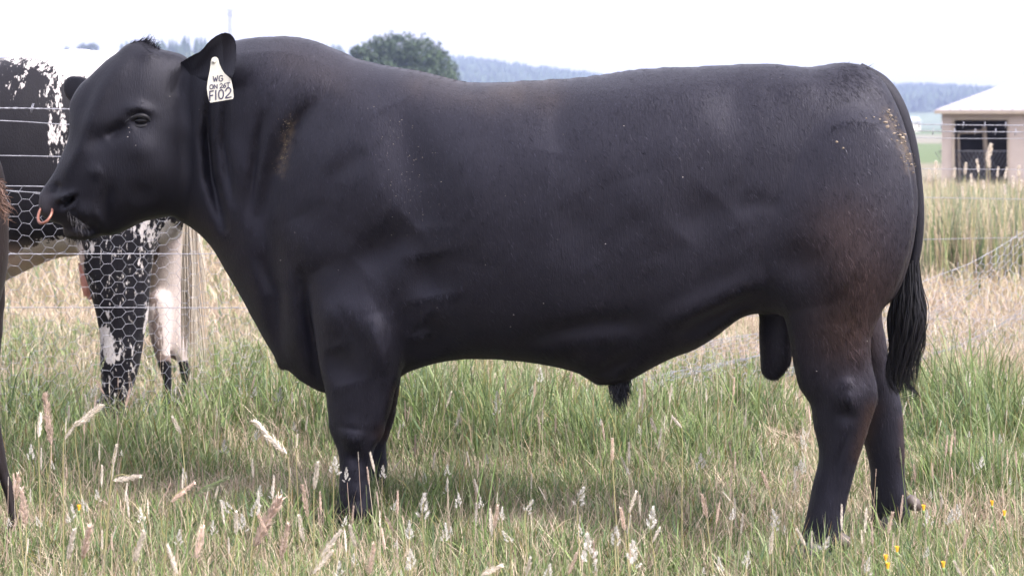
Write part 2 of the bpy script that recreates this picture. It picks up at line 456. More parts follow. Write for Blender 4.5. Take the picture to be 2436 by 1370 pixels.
for px in range(2246, 2440, 9):     # cladding ribs
    xx = sx(px)
    if not (ox0 - 0.03 < xx < ox1 + 0.03): mb.box(xx, xx + 0.012, Ys - 0.004, Ys, -0.2, ze)
    else: mb.box(xx, xx + 0.012, Ys - 0.004, Ys, oz + 0.05, ze)
mb.build("wall", M_wall, shed, False)
mb = MB(); ov = 0.12
c = [(x0 - ov, Ys - ov, ze), (x1 + ov, Ys - ov, ze), (x1 + ov, Ys + 3.6 + ov, ze), (x0 - ov, Ys + 3.6 + ov, ze)]
r0, r1 = (x0 + 1.75, Ys + 1.8, zr_ + 0.08), (x1 - 1.75, Ys + 1.8, zr_ + 0.08)
lo = [(p[0], p[1], p[2] - 0.05) for p in c]
mb.add(c + [r0, r1] + lo, [(0, 1, 5, 4), (1, 2, 5), (2, 3, 4, 5), (3, 0, 4), (0, 6, 7, 1), (1, 7, 8, 2), (2, 8, 9, 3), (3, 9, 6, 0), (6, 9, 8, 7)])
for k in range(30):
    u = (k + 0.5) / 30
    a = np.array(c[0]) * (1 - u) + np.array(c[1]) * u
    lim = min(1.0, (a[0] - c[0][0]) / 1.87, (c[1][0] - a[0]) / 1.87)
    top = np.array([a[0], a[1] + (Ys + 1.8 - a[1]) * lim, a[2] + (r0[2] - a[2]) * lim])
    mb.tube([a + (0, 0, 0.004), top + (0, 0, 0.004)], 0.014, 4)
mb.build("roof", M_roof, shed, False)
mb = MB(); mb.box(x0 - ov - 0.01, x1 + ov, Ys - ov - 0.06, Ys - ov - 0.005, ze - 0.075, ze - 0.012); mb.build("gutter", M_trim, shed, False)
mb = MB(); mb.box(ox0 - 0.05, ox0, Ys - 0.02, Ys + th + 0.01, -0.1, oz + 0.05); mb.box(ox1, ox1 + 0.04, Ys - 0.02, Ys + th + 0.01, -0.1, oz + 0.05); mb.box(ox0, ox1, Ys - 0.02, Ys + th + 0.01, oz, oz + 0.05)
mb.build("door_frame", M_trim, shed, False)
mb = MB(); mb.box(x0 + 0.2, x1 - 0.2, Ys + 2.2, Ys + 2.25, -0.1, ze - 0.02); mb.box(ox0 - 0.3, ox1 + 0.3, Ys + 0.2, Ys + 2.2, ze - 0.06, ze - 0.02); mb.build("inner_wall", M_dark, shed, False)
mb = MB()
for (a, bq, wd) in [((2280, 440), (2277, 318), 0.05), ((2346, 440), (2338, 300), 0.07), ((2276, 316), (2344, 312), 0.05)]:
    pa = (sx(a[0]), Ys + 0.35, sz(a[1])); pb = (sx(bq[0]), Ys + 0.3, sz(bq[1])); mb.tube([pa, pb], wd * 0.6, 4)
mb.build("door", M_trim, shed, False)
mb = MB()
for k in range(14):
    xx = ox0 + 0.02 + k * 0.075
    mb.tube([(xx, Ys + 0.25, -0.05), (xx + 0.4, Ys + 0.25, sz(360))], 0.006, 4); mb.tube([(xx, Ys + 0.26, -0.05), (xx - 0.4, Ys + 0.26, sz(360))], 0.006, 4)
mb.tube([(ox0 - 0.3, Ys + 0.24, sz(360)), (ox1 + 0.3, Ys + 0.24, sz(360))], 0.012, 5)
mb.build("mesh_panel", M_wire, shed, False)
shed.rotation_euler = (0, 0, math.radians(-14))

# ------------------------------------------------------------------ animal bodies: rounded volumes blended into one skin
def seg_dist(X, Y, pts, closed=False):
    pts = np.asarray(pts, float); n = len(pts)
    best = np.full(X.shape, 1e9)
    for i in range(n if closed else n - 1):
        ax, ay = pts[i][:2]; bx, by = pts[(i + 1) % n][:2]
        dx, dy = bx - ax, by - ay; L = dx * dx + dy * dy + 1e-9
        tt = np.clip(((X - ax) * dx + (Y - ay) * dy) / L, 0, 1)
        best = np.minimum(best, (X - ax - tt * dx) ** 2 + (Y - ay - tt * dy) ** 2)
    return np.sqrt(best)

def inside_poly(X, Y, pts):
    r = np.zeros(X.shape, bool); n = len(pts)
    for i in range(n):
        ax, ay = pts[i]; bx, by = pts[(i + 1) % n]
        if ay == by: continue
        c = ((ay > Y) != (by > Y)) & (X < (bx - ax) * (Y - ay) / (by - ay) + ax)
        r ^= c
    return r

def poisson(mask, h, it=220):
    """rounded inflation: solves lap u = -2 inside mask, coarse to fine"""
    lv = [mask]
    while min(lv[-1].shape) > 24:
        a = lv[-1]; a = a[:a.shape[0] // 2 * 2, :a.shape[1] // 2 * 2]
        lv.append((a[::2, ::2].astype(int) + a[1::2, ::2] + a[::2, 1::2] + a[1::2, 1::2]) >= 2)
    u = np.zeros(lv[-1].shape)
    for k in range(len(lv) - 1, -1, -1):
        mk = lv[k].astype(float); hh = h * 2 ** k
        if k < len(lv) - 1:
            up = np.repeat(np.repeat(u, 2, 0), 2, 1)
            v = np.zeros(mk.shape); v[:up.shape[0], :up.shape[1]] = up[:mk.shape[0], :mk.shape[1]]; u = v
        mk[0] = mk[-1] = 0; mk[:, 0] = mk[:, -1] = 0
        u *= mk
        for _ in range(it):
            u = (np.roll(u, 1, 0) + np.roll(u, -1, 0) + np.roll(u, 1, 1) + np.roll(u, -1, 1) + 2 * hh * hh) * 0.25 * mk
    return u

def blur(a, n, axis=None):
    for ax in ((0, 1) if axis is None else (axis,)):
        for _ in range(n):
            a = 0.25 * np.roll(a, 1, ax) + 0.5 * a + 0.25 * np.roll(a, -1, ax)
    return a

def surface_nets(Fv):
    ins = Fv > 0
    nx, ny, nz = Fv.shape
    corners = [(i, j, k) for i in (0, 1) for j in (0, 1) for k in (0, 1)]
    cnt = sum(ins[i:nx - 1 + i, j:ny - 1 + j, k:nz - 1 + k].astype(np.int8) for i, j, k in corners)
    act = np.argwhere((cnt > 0) & (cnt < 8))
    vid = np.full((nx - 1, ny - 1, nz - 1), -1, np.int32)
    vid[act[:, 0], act[:, 1], act[:, 2]] = np.arange(len(act))
    vals = {c: Fv[act[:, 0] + c[0], act[:, 1] + c[1], act[:, 2] + c[2]] for c in corners}
    acc = np.zeros((len(act), 3)); num = np.zeros(len(act))
    for ax in range(3):
        for c in corners:
            if c[ax]: continue
            e = list(c); e[ax] = 1; e = tuple(e)
            a, b = vals[c], vals[e]; x = (a > 0) != (b > 0)
            tt = np.where(x, a / np.where(x, a - b, 1), 0)
            p = np.tile(np.array(c, float), (len(act), 1)); p[:, ax] += tt
            acc += p * x[:, None]; num += x
    verts = act + acc / num[:, None]
    faces = []
    for ax in range(3):
        b_, c_ = (ax + 1) % 3, (ax + 2) % 3
        sl0 = [slice(None)] * 3; sl1 = [slice(None)] * 3
        sl0[ax] = slice(0, -1); sl1[ax] = slice(1, None)
        x = ins[tuple(sl0)] != ins[tuple(sl1)]
        e = np.argwhere(x)
        ok = (e[:, b_] > 0) & (e[:, c_] > 0) & (e[:, b_] < Fv.shape[b_] - 1) & (e[:, c_] < Fv.shape[c_] - 1)
        e = e[ok]
        def cell(db, dc):
            p = e.copy(); p[:, b_] -= db; p[:, c_] -= dc
            return vid[p[:, 0], p[:, 1], p[:, 2]]
        quad = np.stack([cell(1, 1), cell(0, 1), cell(0, 0), cell(1, 0)], 1)
        flip = ~ins[e[:, 0], e[:, 1], e[:, 2]]
        quad[flip] = quad[flip][:, ::-1]
        faces.append(quad)
    return verts, np.concatenate(faces)

def closed_spline(poly, k):
    p = np.asarray(poly, float); n = len(p); out = []
    for i in range(n):
        a, b, c, e = p[i - 1], p[i], p[(i + 1) % n], p[(i + 2) % n]
        for j in range(k):
            u = j / k
            out.append(tuple(0.5 * (2 * b + (c - a) * u + (2 * a - 5 * b + 4 * c - e) * u ** 2 + (3 * b - a - 3 * c + e) * u ** 3)))
    return out

def stroke_dist(X, Y, pts):
    """distance to a stroke and a weight that fades towards both of its ends"""
    pts = np.asarray(pts, float)
    if len(pts) == 1: return np.hypot(X - pts[0, 0], Y - pts[0, 1]), 1.0
    L = np.r_[0, np.cumsum(np.hypot(*(pts[1:] - pts[:-1]).T))]
    best = np.full(X.shape, 1e9); tt_ = np.zeros(X.shape)
    for i in range(len(pts) - 1):
        ax, ay = pts[i]; dx, dy = pts[i + 1] - pts[i]; l2 = dx * dx + dy * dy + 1e-9
        t_ = np.clip(((X - ax) * dx + (Y - ay) * dy) / l2, 0, 1)
        d2 = (X - ax - t_ * dx) ** 2 + (Y - ay - t_ * dy) ** 2
        c = d2 < best; best = np.where(c, d2, best); tt_ = np.where(c, (L[i] + t_ * (L[i + 1] - L[i])) / L[-1], tt_)
    return np.sqrt(best), np.sin(np.pi * np.clip(0.04 + 0.92 * tt_, 0, 1)) ** 0.75

class Plane:
    """the upright plane an animal's spine lies in: Y = a + b X"""
    def __init__(s, a, b): s.a, s.b = a, b
    def Y(s, px): return s.a / (1 - s.b * (np.asarray(px, float) - CX) / F)
    def scale(s, pts, off):
        """move outline points traced on a surface 'off' metres from the plane onto the plane's own scale"""
        out = []
        for i, p in enumerate(pts):
            o = off[i] if hasattr(off, '__len__') else off
            Yp = s.Y(p[0]); k = (Yp + o) / Yp
            out.append((CX + (p[0] - CX) * k, HY + (p[1] - HY) * k))
        return out

def build_skin(plane, parts, bounds, step, sstep, smax, blend=0.03, soft=None):
    px0, py0, px1, py1 = bounds
    gx = np.arange(px0, px1 + step, step); gy = np.arange(py0, py1 + step, step)
    X, Y = np.meshgrid(gx, gy, indexing='ij')
    hcell = step * plane.a / F
    s = np.arange(-smax, smax + sstep, sstep)
    tot = np.full((len(gx), len(gy), len(s)), -0.2, np.float32)
    for p in parts:
        off = p.get('s', 0.0)
        if callable(off): o_pts = [off(q[0], q[1]) for q in p['poly']]; yc = off(X, Y)
        else: o_pts = off; yc = np.full(X.shape, off)
        poly = plane.scale(p['poly'], o_pts)
        sm = p.get('smooth', 4)
        if sm: poly = closed_spline(poly, sm)
        dist = seg_dist(X, Y, poly, True) * plane.a / F
        ins = inside_poly(X, Y, poly)
        sd = np.where(ins, dist, -dist)
        u = poisson(ins, hcell)
        u = u * np.clip(sd / (1.5 * hcell), 0, 1)
        n = p.get('n', 2.0); k = p.get('k', 1.0)
        kk = k(X, Y) if callable(k) else k
        if n != 2.0:
            tm = u.max(axis=1); tm = blur(tm[:, None], 30, 0)[:, 0]; tm = np.maximum(tm, u.max(axis=1))
            tau2 = np.clip(u / (tm[:, None] + 1e-9), 0, 1)
            u2 = tm[:, None] * (1 - (1 - tau2) ** (n / 2)) ** (2 / n) * kk ** 2
        else:
            u2 = u * kk ** 2
        wdt = np.sqrt(np.maximum(u2, 0))
        if 'wmax' in p: wdt = p['wmax'] * np.tanh(wdt / p['wmax'])
        edge = np.clip(sd / p.get('edge', 0.05), 0, 1)
        for br in p.get('brush', []):
            pts, amp, sig = br
            so_ = p.get('bs', -0.3)
            if callable(so_): ob = [so_(q[0], q[1]) for q in pts]
            else: ob = so_
            bp_ = plane.scale(pts, ob)
            dd, fade = stroke_dist(X, Y, bp_)
            wdt = wdt + amp * fade * np.exp(-(dd / sig) ** 2) * edge
        ns = p.get('noise', 1.0)
        wdt = wdt + ns * edge * (0.005 * (blur(lattice_noise(X, Y, 75, 61), 2) - 0.5) + 0.002 * (lattice_noise(X + 0.4 * Y, Y * 0.6, 26, 62) - 0.5))
        if 'cup' in p: yc = yc + p['cup'] * np.clip(u / (u.max() + 1e-9), 0, 1) ** 0.7
        wdt = np.where(ins, np.maximum(wdt, 0), 0)
        ue = np.where(ins, wdt ** 2, -0.25 * dist)
        ext = 0.6
        ii = np.argwhere(sd > -0.06)
        i0, j0 = ii.min(0); i1, j1 = ii.max(0) + 1
        uu = ue[i0:i1, j0:j1, None].astype(np.float32); yy = yc[i0:i1, j0:j1, None].astype(np.float32)
        dy = s[None, None, :].astype(np.float32) - yy
        Fp = (uu - dy * dy) / (2 * np.sqrt(np.maximum(uu, 0) + p.get('m', 0.03) ** 2))
        Fp = np.maximum(Fp, -0.2)
        A = tot[i0:i1, j0:j1]
        bl = p.get('blend', blend)
        hmx = np.maximum(bl - np.abs(A - Fp), 0) / bl
        tot[i0:i1, j0:j1] = np.maximum(A, Fp) + hmx * hmx * bl * 0.25
    v, f = surface_nets(tot)
    px = px0 + v[:, 0] * step; py = py0 + v[:, 1] * step; so_ = s[0] + v[:, 2] * sstep
    Yp = plane.Y(px)
    P = np.stack([(px - CX) * Yp / F, Yp + so_, H - (py - HY) * Yp / F], 1)
    # light relaxation
    e = np.concatenate([f[:, [0, 1]], f[:, [1, 2]], f[:, [2, 3]], f[:, [3, 0]]])
    deg = np.bincount(e.ravel(), minlength=len(P))
    for lam in (0.5, -0.35, 0.5, -0.35, 0.5):
        acc = np.zeros_like(P)
        for c in range(3):
            acc[:, c] = np.bincount(e[:, 0], P[e[:, 1], c], len(P)) + np.bincount(e[:, 1], P[e[:, 0], c], len(P))
        P = P + lam * (acc / np.maximum(deg, 1)[:, None] - P)
    if soft is not None:
        wm = np.where(inside_poly(*proj(P), soft), 1.0, 0.0)[:, None]
        for lam in (0.5, -0.48) * 14:
            acc = np.zeros_like(P)
            for c in range(3):
                acc[:, c] = np.bincount(e[:, 0], P[e[:, 1], c], len(P)) + np.bincount(e[:, 1], P[e[:, 0], c], len(P))
            P = P + wm * lam * (acc / np.maximum(deg, 1)[:, None] - P)
    # grid axes (px right, py down, s away): make the faces look outward
    a, b, c, d_ = P[f[:, 0]], P[f[:, 1]], P[f[:, 2]], P[f[:, 3]]
    fn = np.cross(c - a, d_ - b)
    vol = np.einsum('ij,ij->', fn, (a + c) / 2 - P.mean(0))
    if vol < 0: f = f[:, ::-1]; fn = -fn
    vn = np.zeros_like(P)
    for k in range(4): 
        for c in range(3): vn[:, c] += np.bincount(f[:, k], fn[:, c], len(P))
    vn /= np.linalg.norm(vn, axis=1)[:, None] + 1e-12
    return P, f, vn

def proj(P):
    return CX + P[:, 0] / P[:, 1] * F, HY - (P[:, 2] - H) / P[:, 1] * F

# ------------------------------------------------------------------ the bull
BP = Plane(6.018, -0.4196)
torso = [(470, 128), (520, 108), (565, 97), (620, 90), (690, 88), (749, 99), (782, 112), (815, 125), (848, 140), (897, 153), (950, 163), (996, 170), (1045, 182), (1094, 194), (1127, 198), (1163, 199), (1258, 194), (1357, 188), (1422, 181), (1500, 169), (1560, 164), (1640, 161), (1740, 156), (1830, 154), (1900, 160), (1945, 159), (1985, 152), (2035, 154), (2072, 172), (2103, 205), (2128, 255), (2148, 310), (2164, 370), (2175, 430), (2178, 490), (2172, 550), (2160, 610), (2136, 680), (2100, 725), (2030, 745), (1950, 740), (1890, 735), (1840, 742), (1807, 744), (1780, 743), (1751, 752), (1721, 775), (1689, 800), (1643, 827), (1593, 845), (1544, 869), (1511, 889), (1480, 903), (1446, 909), (1413, 908), (1400, 900), (1377, 885), (1354, 874), (1298, 861), (1248, 853), (1150, 846), (1080, 850), (1020, 863), (975, 880), (940, 900), (880, 925), (820, 936), (775, 930), (740, 915), (710, 895), (690, 876), (674, 878), (662, 866), (655, 842), (630, 800), (600, 745), (570, 690), (540, 640), (519, 604), (501, 579), (480, 558), (455, 540), (429, 523), (400, 480), (390, 400), (400, 300), (420, 200)]
def s_head(px, py):
    return -0.04 - 0.24 * np.clip((470 - np.asarray(px, float)) / 370, -0.3, 1.05)
head = [(430, 129), (400, 121), (377, 115), (362, 104), (345, 96), (325, 98), (298, 107), (277, 125), (248, 146), (215, 178), (187, 203), (169, 232), (163, 250), (163, 284), (161, 328), (143, 371), (126, 409), (104, 440), (91, 460), (87, 484), (90, 506), (101, 520), (123, 531), (146, 538), (147, 553), (153, 566), (174, 571), (200, 573), (225, 567), (243, 561), (262, 561), (281, 556), (307, 544), (340, 528), (358, 524), (388, 518), (412, 516), (440, 526), (475, 510), (492, 430), (492, 330), (485, 250), (470, 180), (452, 145)]
nfore = [(735, 690), (752, 600), (800, 520), (880, 480), (955, 520), (990, 600), (985, 690), (972, 780), (962, 850), (952, 897), (940, 930), (933, 960), (921, 1000), (912, 1035), (893, 1064), (882, 1106), (879, 1140), (883, 1175), (888, 1215), (878, 1248), (838, 1256), (792, 1252), (786, 1238), (800, 1195), (805, 1165), (808, 1116), (804, 1080), (795, 1050), (783, 1020), (779, 974), (774, 932), (762, 880), (752, 820), (742, 750)]
ffore = [(840, 700), (930, 700), (965, 800), (955, 890), (948, 940), (940, 990), (928, 1030), (920, 1060), (923, 1106), (926, 1140), (924, 1165), (930, 1190), (900, 1198), (850, 1196), (858, 1165), (868, 1120), (868, 1080), (855, 1030), (845, 960), (835, 880)]
nhind = [(1845, 440), (1900, 350), (1990, 290), (2080, 300), (2135, 360), (2162, 430), (2170, 500), (2166, 560), (2152, 620), (2130, 685), (2100, 735), (2080, 775), (2070, 815), (2073, 860), (2084, 908), (2087, 948), (2073, 995), (2060, 1039), (2044, 1086), (2029, 1139), (2018, 1181), (2008, 1228), (2004, 1262), (2006, 1300), (1990, 1345), (1930, 1356), (1888, 1350), (1888, 1315), (1902, 1281), (1913, 1249), (1923, 1202), (1934, 1149), (1946, 1102), (1946, 1060), (1935, 1013), (1928, 965), (1902, 923), (1892, 887), (1884, 845), (1878, 805), (1866, 758), (1845, 712), (1815, 660), (1800, 590), (1812, 510)]
fhind = [(1900, 500), (2060, 480), (2110, 560), (2115, 650), (2098, 740), (2108, 810), (2120, 880), (2142, 945), (2150, 1018), (2152, 1071), (2152, 1123), (2156, 1165), (2160, 1200), (2168, 1235), (2140, 1254), (2085, 1252), (2072, 1240), (2074, 1206), (2071, 1160), (2070, 1123), (2063, 1086), (2052, 1039), (2040, 960), (2000, 880), (1930, 780), (1880, 640)]
scrot = [(1808, 700), (1870, 690), (1884, 760), (1886, 830), (1880, 866), (1861, 893), (1842, 906), (1819, 898), (1809, 878), (1806, 820), (1806, 760)]
def s_ear(px, py): return -0.11 - 0.20 * np.clip((np.asarray(px, float) - 440) / 120, 0, 1) + 0.11 * np.clip((np.asarray(py, float) - 185) / 45, 0, 1) ** 1.5
ear_n = [(426, 152), (462, 131), (481, 122), (498, 103), (518, 87), (537, 79), (551, 82), (560, 96), (563, 123), (562, 150), (557, 178), (545, 203), (522, 222), (495, 228), (465, 222), (438, 208), (420, 182)]
ear_f = [(200, 183), (186, 180), (170, 180), (156, 187), (149, 207), (153, 225), (164, 240), (185, 245), (215, 225), (220, 195)]

def k_torso(px, py):
    # neck narrow, barrel wide, quarters a little narrower
    return np.interp(px, [380, 520, 640, 800, 1000, 1300, 1700, 1900, 2100, 2200], [0.78, 0.74, 0.78, 0.84, 0.92, 0.97, 0.90, 0.86, 0.84, 0.84])
torso_br = [
    ([(1120, 330), (1140, 480), (1120, 620)], 0.010, 80), ([(1330, 480), (1420, 620)], -0.006, 70), ([(1500, 420), (1560, 600)], 0.008, 70),
    ([(860, 300), (960, 300)], 0.008, 60), ([(1420, 230), (1600, 250)], 0.006, 50), ([(700, 520), (760, 640)], 0.012, 50), ([(840, 560), (800, 640)], 0.006, 40),
    ([(830, 430)], 0.022, 170), ([(1150, 450)], 0.015, 220), ([(1560, 330)], 0.012, 170),
    ([(760, 235), (690, 320), (645, 420), (600, 560)], -0.022, 24), ([(725, 260), (680, 370), (668, 430)], -0.006, 10),
    ([(650, 420), (628, 520), (640, 640), (655, 830)], -0.02, 26),
    ([(930, 250), (965, 330), (1000, 430), (1010, 540)], -0.022, 60), ([(870, 350), (800, 420), (790, 470)], -0.010, 28),
    ([(850, 170), (845, 300), (800, 400), (740, 520)], 0.010, 45),
    ([(985, 530), (940, 570), (870, 640)], -0.024, 44), ([(1012, 600), (1030, 700)], -0.022, 46),
    ([(1000, 760), (1040, 800), (1000, 860)], -0.02, 40), ([(970, 805), (1030, 790)], 0.008, 9),
    ([(484, 230), (478, 330), (486, 420), (520, 545)], -0.045, 14),
    ([(530, 240), (522, 350), (545, 480)], -0.02, 11), ([(622, 280), (598, 420), (585, 520)], -0.018, 12), ([(560, 330), (570, 470)], 0.006, 22),
    ([(600, 190)], 0.03, 110), ([(690, 180), (780, 220)], 0.012, 60),
    ([(600, 600), (650, 700), (660, 850)], -0.014, 20), ([(700, 640), (700, 860)], 0.006, 24), ([(722, 660), (738, 780), (760, 920)], -0.034, 20),
    ([(1345, 200), (1330, 270), (1310, 360)], -0.012, 42), ([(1255, 210), (1240, 260)], -0.006, 26),
    ([(1700, 470), (1620, 560)], -0.009, 50), ([(1740, 500), (1800, 482), (1860, 492)], -0.003, 20),
    ([(1640, 215)], 0.007, 70), ([(1740, 240)], -0.010, 50), ([(1840, 190), (1960, 200)], 0.008, 40),
    ([(1560, 775), (1680, 722), (1757, 690), (1830, 660)], 0.013, 30), ([(1620, 800), (1720, 750), (1800, 710)], -0.02, 24),
    ([(1250, 815), (1320, 785), (1430, 765), (1540, 765)], -0.014, 26), ([(1450, 850), (1480, 890)], -0.02, 40),
    ([(2085, 200), (2120, 270), (2140, 330)], -0.007, 20), ([(1900, 640)], -0.01, 50),
]
head_br = [
    ([(245, 330), (275, 312), (300, 296)], -0.020, 15), ([(225, 335)], -0.010, 26),
    ([(296, 262), (330, 254), (366, 268)], 0.012, 12), ([(333, 288)], -0.012, 17),
    ([(300, 128), (245, 205), (205, 290), (188, 345)], 0.010, 20),
    ([(215, 190), (190, 260), (180, 330)], -0.004, 14),
    ([(400, 400)], 0.022, 75), ([(340, 350)], 0.008, 30), ([(440, 300)], 0.012, 35),
    ([(260, 440), (245, 480), (238, 550)], -0.012, 14), ([(166, 565), (180, 559), (204, 551), (222, 538)], -0.016, 6),
    ([(164, 468), (152, 481), (136, 491)], -0.035, 7.5), ([(150, 462), (128, 474), (112, 482)], 0.006, 8),
    ([(108, 447), (130, 446)], -0.008, 8), ([(185, 515)], 0.012, 26), ([(165, 500), (190, 535)], -0.004, 8),
    ([(205, 300), (165, 380), (140, 430)], 0.007, 16), ([(300, 500), (380, 480)], 0.006, 30), ([(350, 440), (320, 490)], -0.006, 22),
    ([(160, 558), (185, 563), (205, 560)], 0.012, 8), ([(148, 542), (180, 549), (212, 541)], -0.012, 5), ([(172, 458), (155, 466), (133, 477)], 0.010, 6), ([(168, 480), (156, 492), (142, 500)], 0.008, 6), ([(100, 462), (125, 458)], -0.006, 6), ([(222, 500), (232, 545)], 0.007, 8), ([(205, 420), (240, 400)], 0.006, 16),
    ([(345, 120)], 0.012, 22), ([(462, 165), (470, 200)], 0.022, 20), ([(420, 165), (410, 230)], -0.010, 15),
]
nfore_br = [([(830, 760), (900, 720)], 0.010, 60), ([(890, 740), (925, 890)], 0.020, 30), ([(800, 820), (830, 910)], -0.016, 40),
            ([(800, 740)], 0.012, 45), ([(845, 1090)], -0.016, 20), ([(835, 1030)], 0.014, 28), ([(905, 1015), (890, 1050)], -0.008, 14), ([(845, 1150), (850, 1190)], 0.005, 18), ([(866, 1085), (866, 1205)], -0.012, 7), ([(815, 1110), (820, 1200)], 0.005, 8), ([(800, 1010), (870, 1020)], -0.005, 9), ([(845, 1215)], 0.006, 16)]
nhind_br = [([(1990, 520)], 0.006, 110), ([(2000, 640)], 0.010, 70), ([(1890, 620)], -0.022, 48), ([(1830, 560), (1850, 680)], -0.008, 26),
            ([(2045, 860), (2062, 925)], -0.006, 14), ([(2015, 950)], 0.014, 26), ([(1995, 985), (2045, 1005)], -0.007, 16),
            ([(2015, 900), (2020, 930)], 0.008, 16), ([(1930, 870), (1960, 960)], 0.008, 24), ([(1990, 1060), (1975, 1180)], 0.005, 14), ([(2030, 1025), (2005, 1100), (1985, 1190)], -0.012, 7), ([(1958, 1060), (1938, 1190)], 0.005, 9), ([(1955, 1245)], 0.007, 18), ([(1950, 960), (1965, 1010)], -0.006, 12)]
parts = [
    dict(poly=torso, s=0.0, n=2.7, k=k_torso, brush=[(a_, b_ * (1.5 if abs(b_) > 0.011 else 1.1), c_) for a_, b_, c_ in torso_br], m=0.05),
    dict(poly=head, s=s_head, n=2.3, k=0.88, noise=1.3, brush=[(a_, b_ * 1.3, c_) for a_, b_, c_ in head_br], bs=lambda x, y: s_head(x, y) - 0.13, m=0.03, blend=0.05, edge=0.02),
    dict(poly=nfore, s=-0.25, k=lambda X, Y: np.interp(Y, [560, 760, 1000, 1250], [0.70, 0.90, 0.95, 1.0]), brush=[(a_, b_ * 1.4, c_) for a_, b_, c_ in nfore_br], bs=-0.3, m=0.025, blend=0.04, edge=0.04),
    dict(poly=ffore, s=0.215, k=0.9, m=0.02, blend=0.04),
    dict(poly=nhind, s=-0.195, k=lambda X, Y: np.interp(Y, [280, 450, 700, 900, 1250], [0.42, 0.58, 0.72, 0.85, 0.95]), brush=[(a_, b_ * 1.4, c_) for a_, b_, c_ in nhind_br], bs=-0.32, m=0.05, blend=0.14, edge=0.10),
    dict(poly=fhind, s=0.29, k=0.75, m=0.02, blend=0.05),
    dict(poly=scrot, s=-0.02, k=1.0, m=0.02, blend=0.02, brush=[([(1845, 880)], -0.006, 8)]),
    dict(poly=ear_f, s=0.10, k=0.5, wmax=0.018, m=0.012, blend=0.02),
]
BV, BF, BN = build_skin(BP, parts, (60, 60, 2230, 1375), 4.0, 0.0065, 0.5)
# the near ear is thin, so it is worked on a finer grid and carried into the same skin
EV, EF, EN = build_skin(BP, [dict(poly=ear_n, s=s_ear, k=0.3, wmax=0.016, cup=0.06, m=0.012, blend=0.02, brush=[([(470, 215)], 0.012, 26), ([(452, 160), (500, 120), (540, 90)], 0.006, 9)], bs=-0.2, edge=0.01)], (400, 60, 600, 260), 1.6, 0.0028, 0.42)
BF = np.concatenate([BF, EF + len(BV)]); BV = np.concatenate([BV, EV]); BN = np.concatenate([BN, EN])
bpx, bpy_ = proj(BV)

def gauss(px, py, pts, sig):
    return np.exp(-(seg_dist(px, py, pts if len(pts) > 1 else pts * 2) / sig) ** 2)
def bull_colour(px, py):
    base = np.tile(np.array([0.0076, 0.0071, 0.0114]), (len(px), 1))
    brown = np.array([0.024, 0.0135, 0.0105]); dust = np.array([0.026, 0.020, 0.018])
    a = np.clip(1.0 * gauss(px, py, [(2010, 560), (2050, 690), (2010, 790)], 95) * 0.75 + gauss(px, py, [(2000, 780)], 60) * 0.35 + gauss(px, py, [(2075, 970), (2045, 1080)], 22) * 0.9 + gauss(px, py, [(915, 1030)], 22) * 0.8 + gauss(px, py, [(945, 920), (938, 985)], 14) * 0.8 + gauss(px, py, [(2148, 1000), (2150, 1100)], 12) * 0.6, 0, 1)
    c = base * (1 - a[:, None]) + brown * a[:, None]
    b = np.clip(0.6 * gauss(px, py, [(1000, 190), (1170, 225), (1300, 225)], 45) + 0.5 * gauss(px, py, [(1200, 215), (1310, 200)], 20) + 0.35 * gauss(px, py, [(680, 130), (800, 180)], 60), 0, 1) * (0.4 + 0.6 * lattice_noise(px, py, 30, 8))
    c = c * (1 - b[:, None]) + dust * b[:, None]
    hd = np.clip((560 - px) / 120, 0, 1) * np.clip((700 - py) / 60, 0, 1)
    c = c * (1 - 0.52 * hd[:, None])  # shade on the head and neck, put into the coat colour
    g_ = np.clip(0.9 * gauss(px, py, [(105, 470), (110, 495)], 16) + 0.8 * gauss(px, py, [(155, 550), (190, 563)], 9), 0, 1)
    c = c * (1 - g_[:, None]) + np.array([0.042, 0.038, 0.043]) * g_[:, None]
    e = np.clip(0.8 * gauss(px, py, [(2112, 275), (2140, 325), (2168, 400)], 15) + 0.7 * gauss(px, py, [(692, 290), (680, 340), (668, 410)], 13), 0, 1) * np.clip(lattice_noise(px, py, 6, 9) * 1.8 - 0.5, 0, 1)
    c = c * (1 - e[:, None]) + np.array([0.07, 0.052, 0.034]) * e[:, None]
    return c
m, t, b = mat_new("black_coat")
a = t.nodes.new("ShaderNodeAttribute"); a.attribute_name = "tint"
t.links.new(a.outputs['Color'], b.inputs['Base Color'])
b.inputs['Roughness'].default_value = 0.6
b.inputs['Specular IOR Level'].default_value = 0.26
b.inputs['Sheen Weight'].default_value = 0.015
b.inputs['Sheen Roughness'].default_value = 0.45
tc = t.nodes.new("ShaderNodeTexCoord"); mp = t.nodes.new("ShaderNodeMapping")
mp.inputs['Rotation'].default_value = (0, math.radians(-30), 0); mp.inputs['Scale'].default_value = (260, 120, 40)
t.links.new(tc.outputs['Object'], mp.inputs[0])
n = noise_node(t, mp.outputs[0], 1.0, 3)
bp = t.nodes.new("ShaderNodeBump"); bp.inputs['Strength'].default_value = 0.35; bp.inputs['Distance'].default_value = 0.004
t.links.new(n.outputs['Fac'], bp.inputs['Height']); t.links.new(bp.outputs[0], b.inputs['Normal'])
b.inputs["Specular Tint"].default_value = (0.86, 0.87, 1.0, 1)
M_coat = m
M_hair = tint_mat("coat_hair", 0.45, 0.25)
M_hair.node_tree.nodes["Principled BSDF"].inputs["Specular Tint"].default_value = (0.86, 0.87, 1.0, 1)
M_sleek = M_hair.copy(); M_sleek.name = 'sleek_coat_hair'
t_ = M_sleek.node_tree; mrh = t_.nodes.new("ShaderNodeMapRange")     # thin pale-lying hairs shine more than the dark ones between them
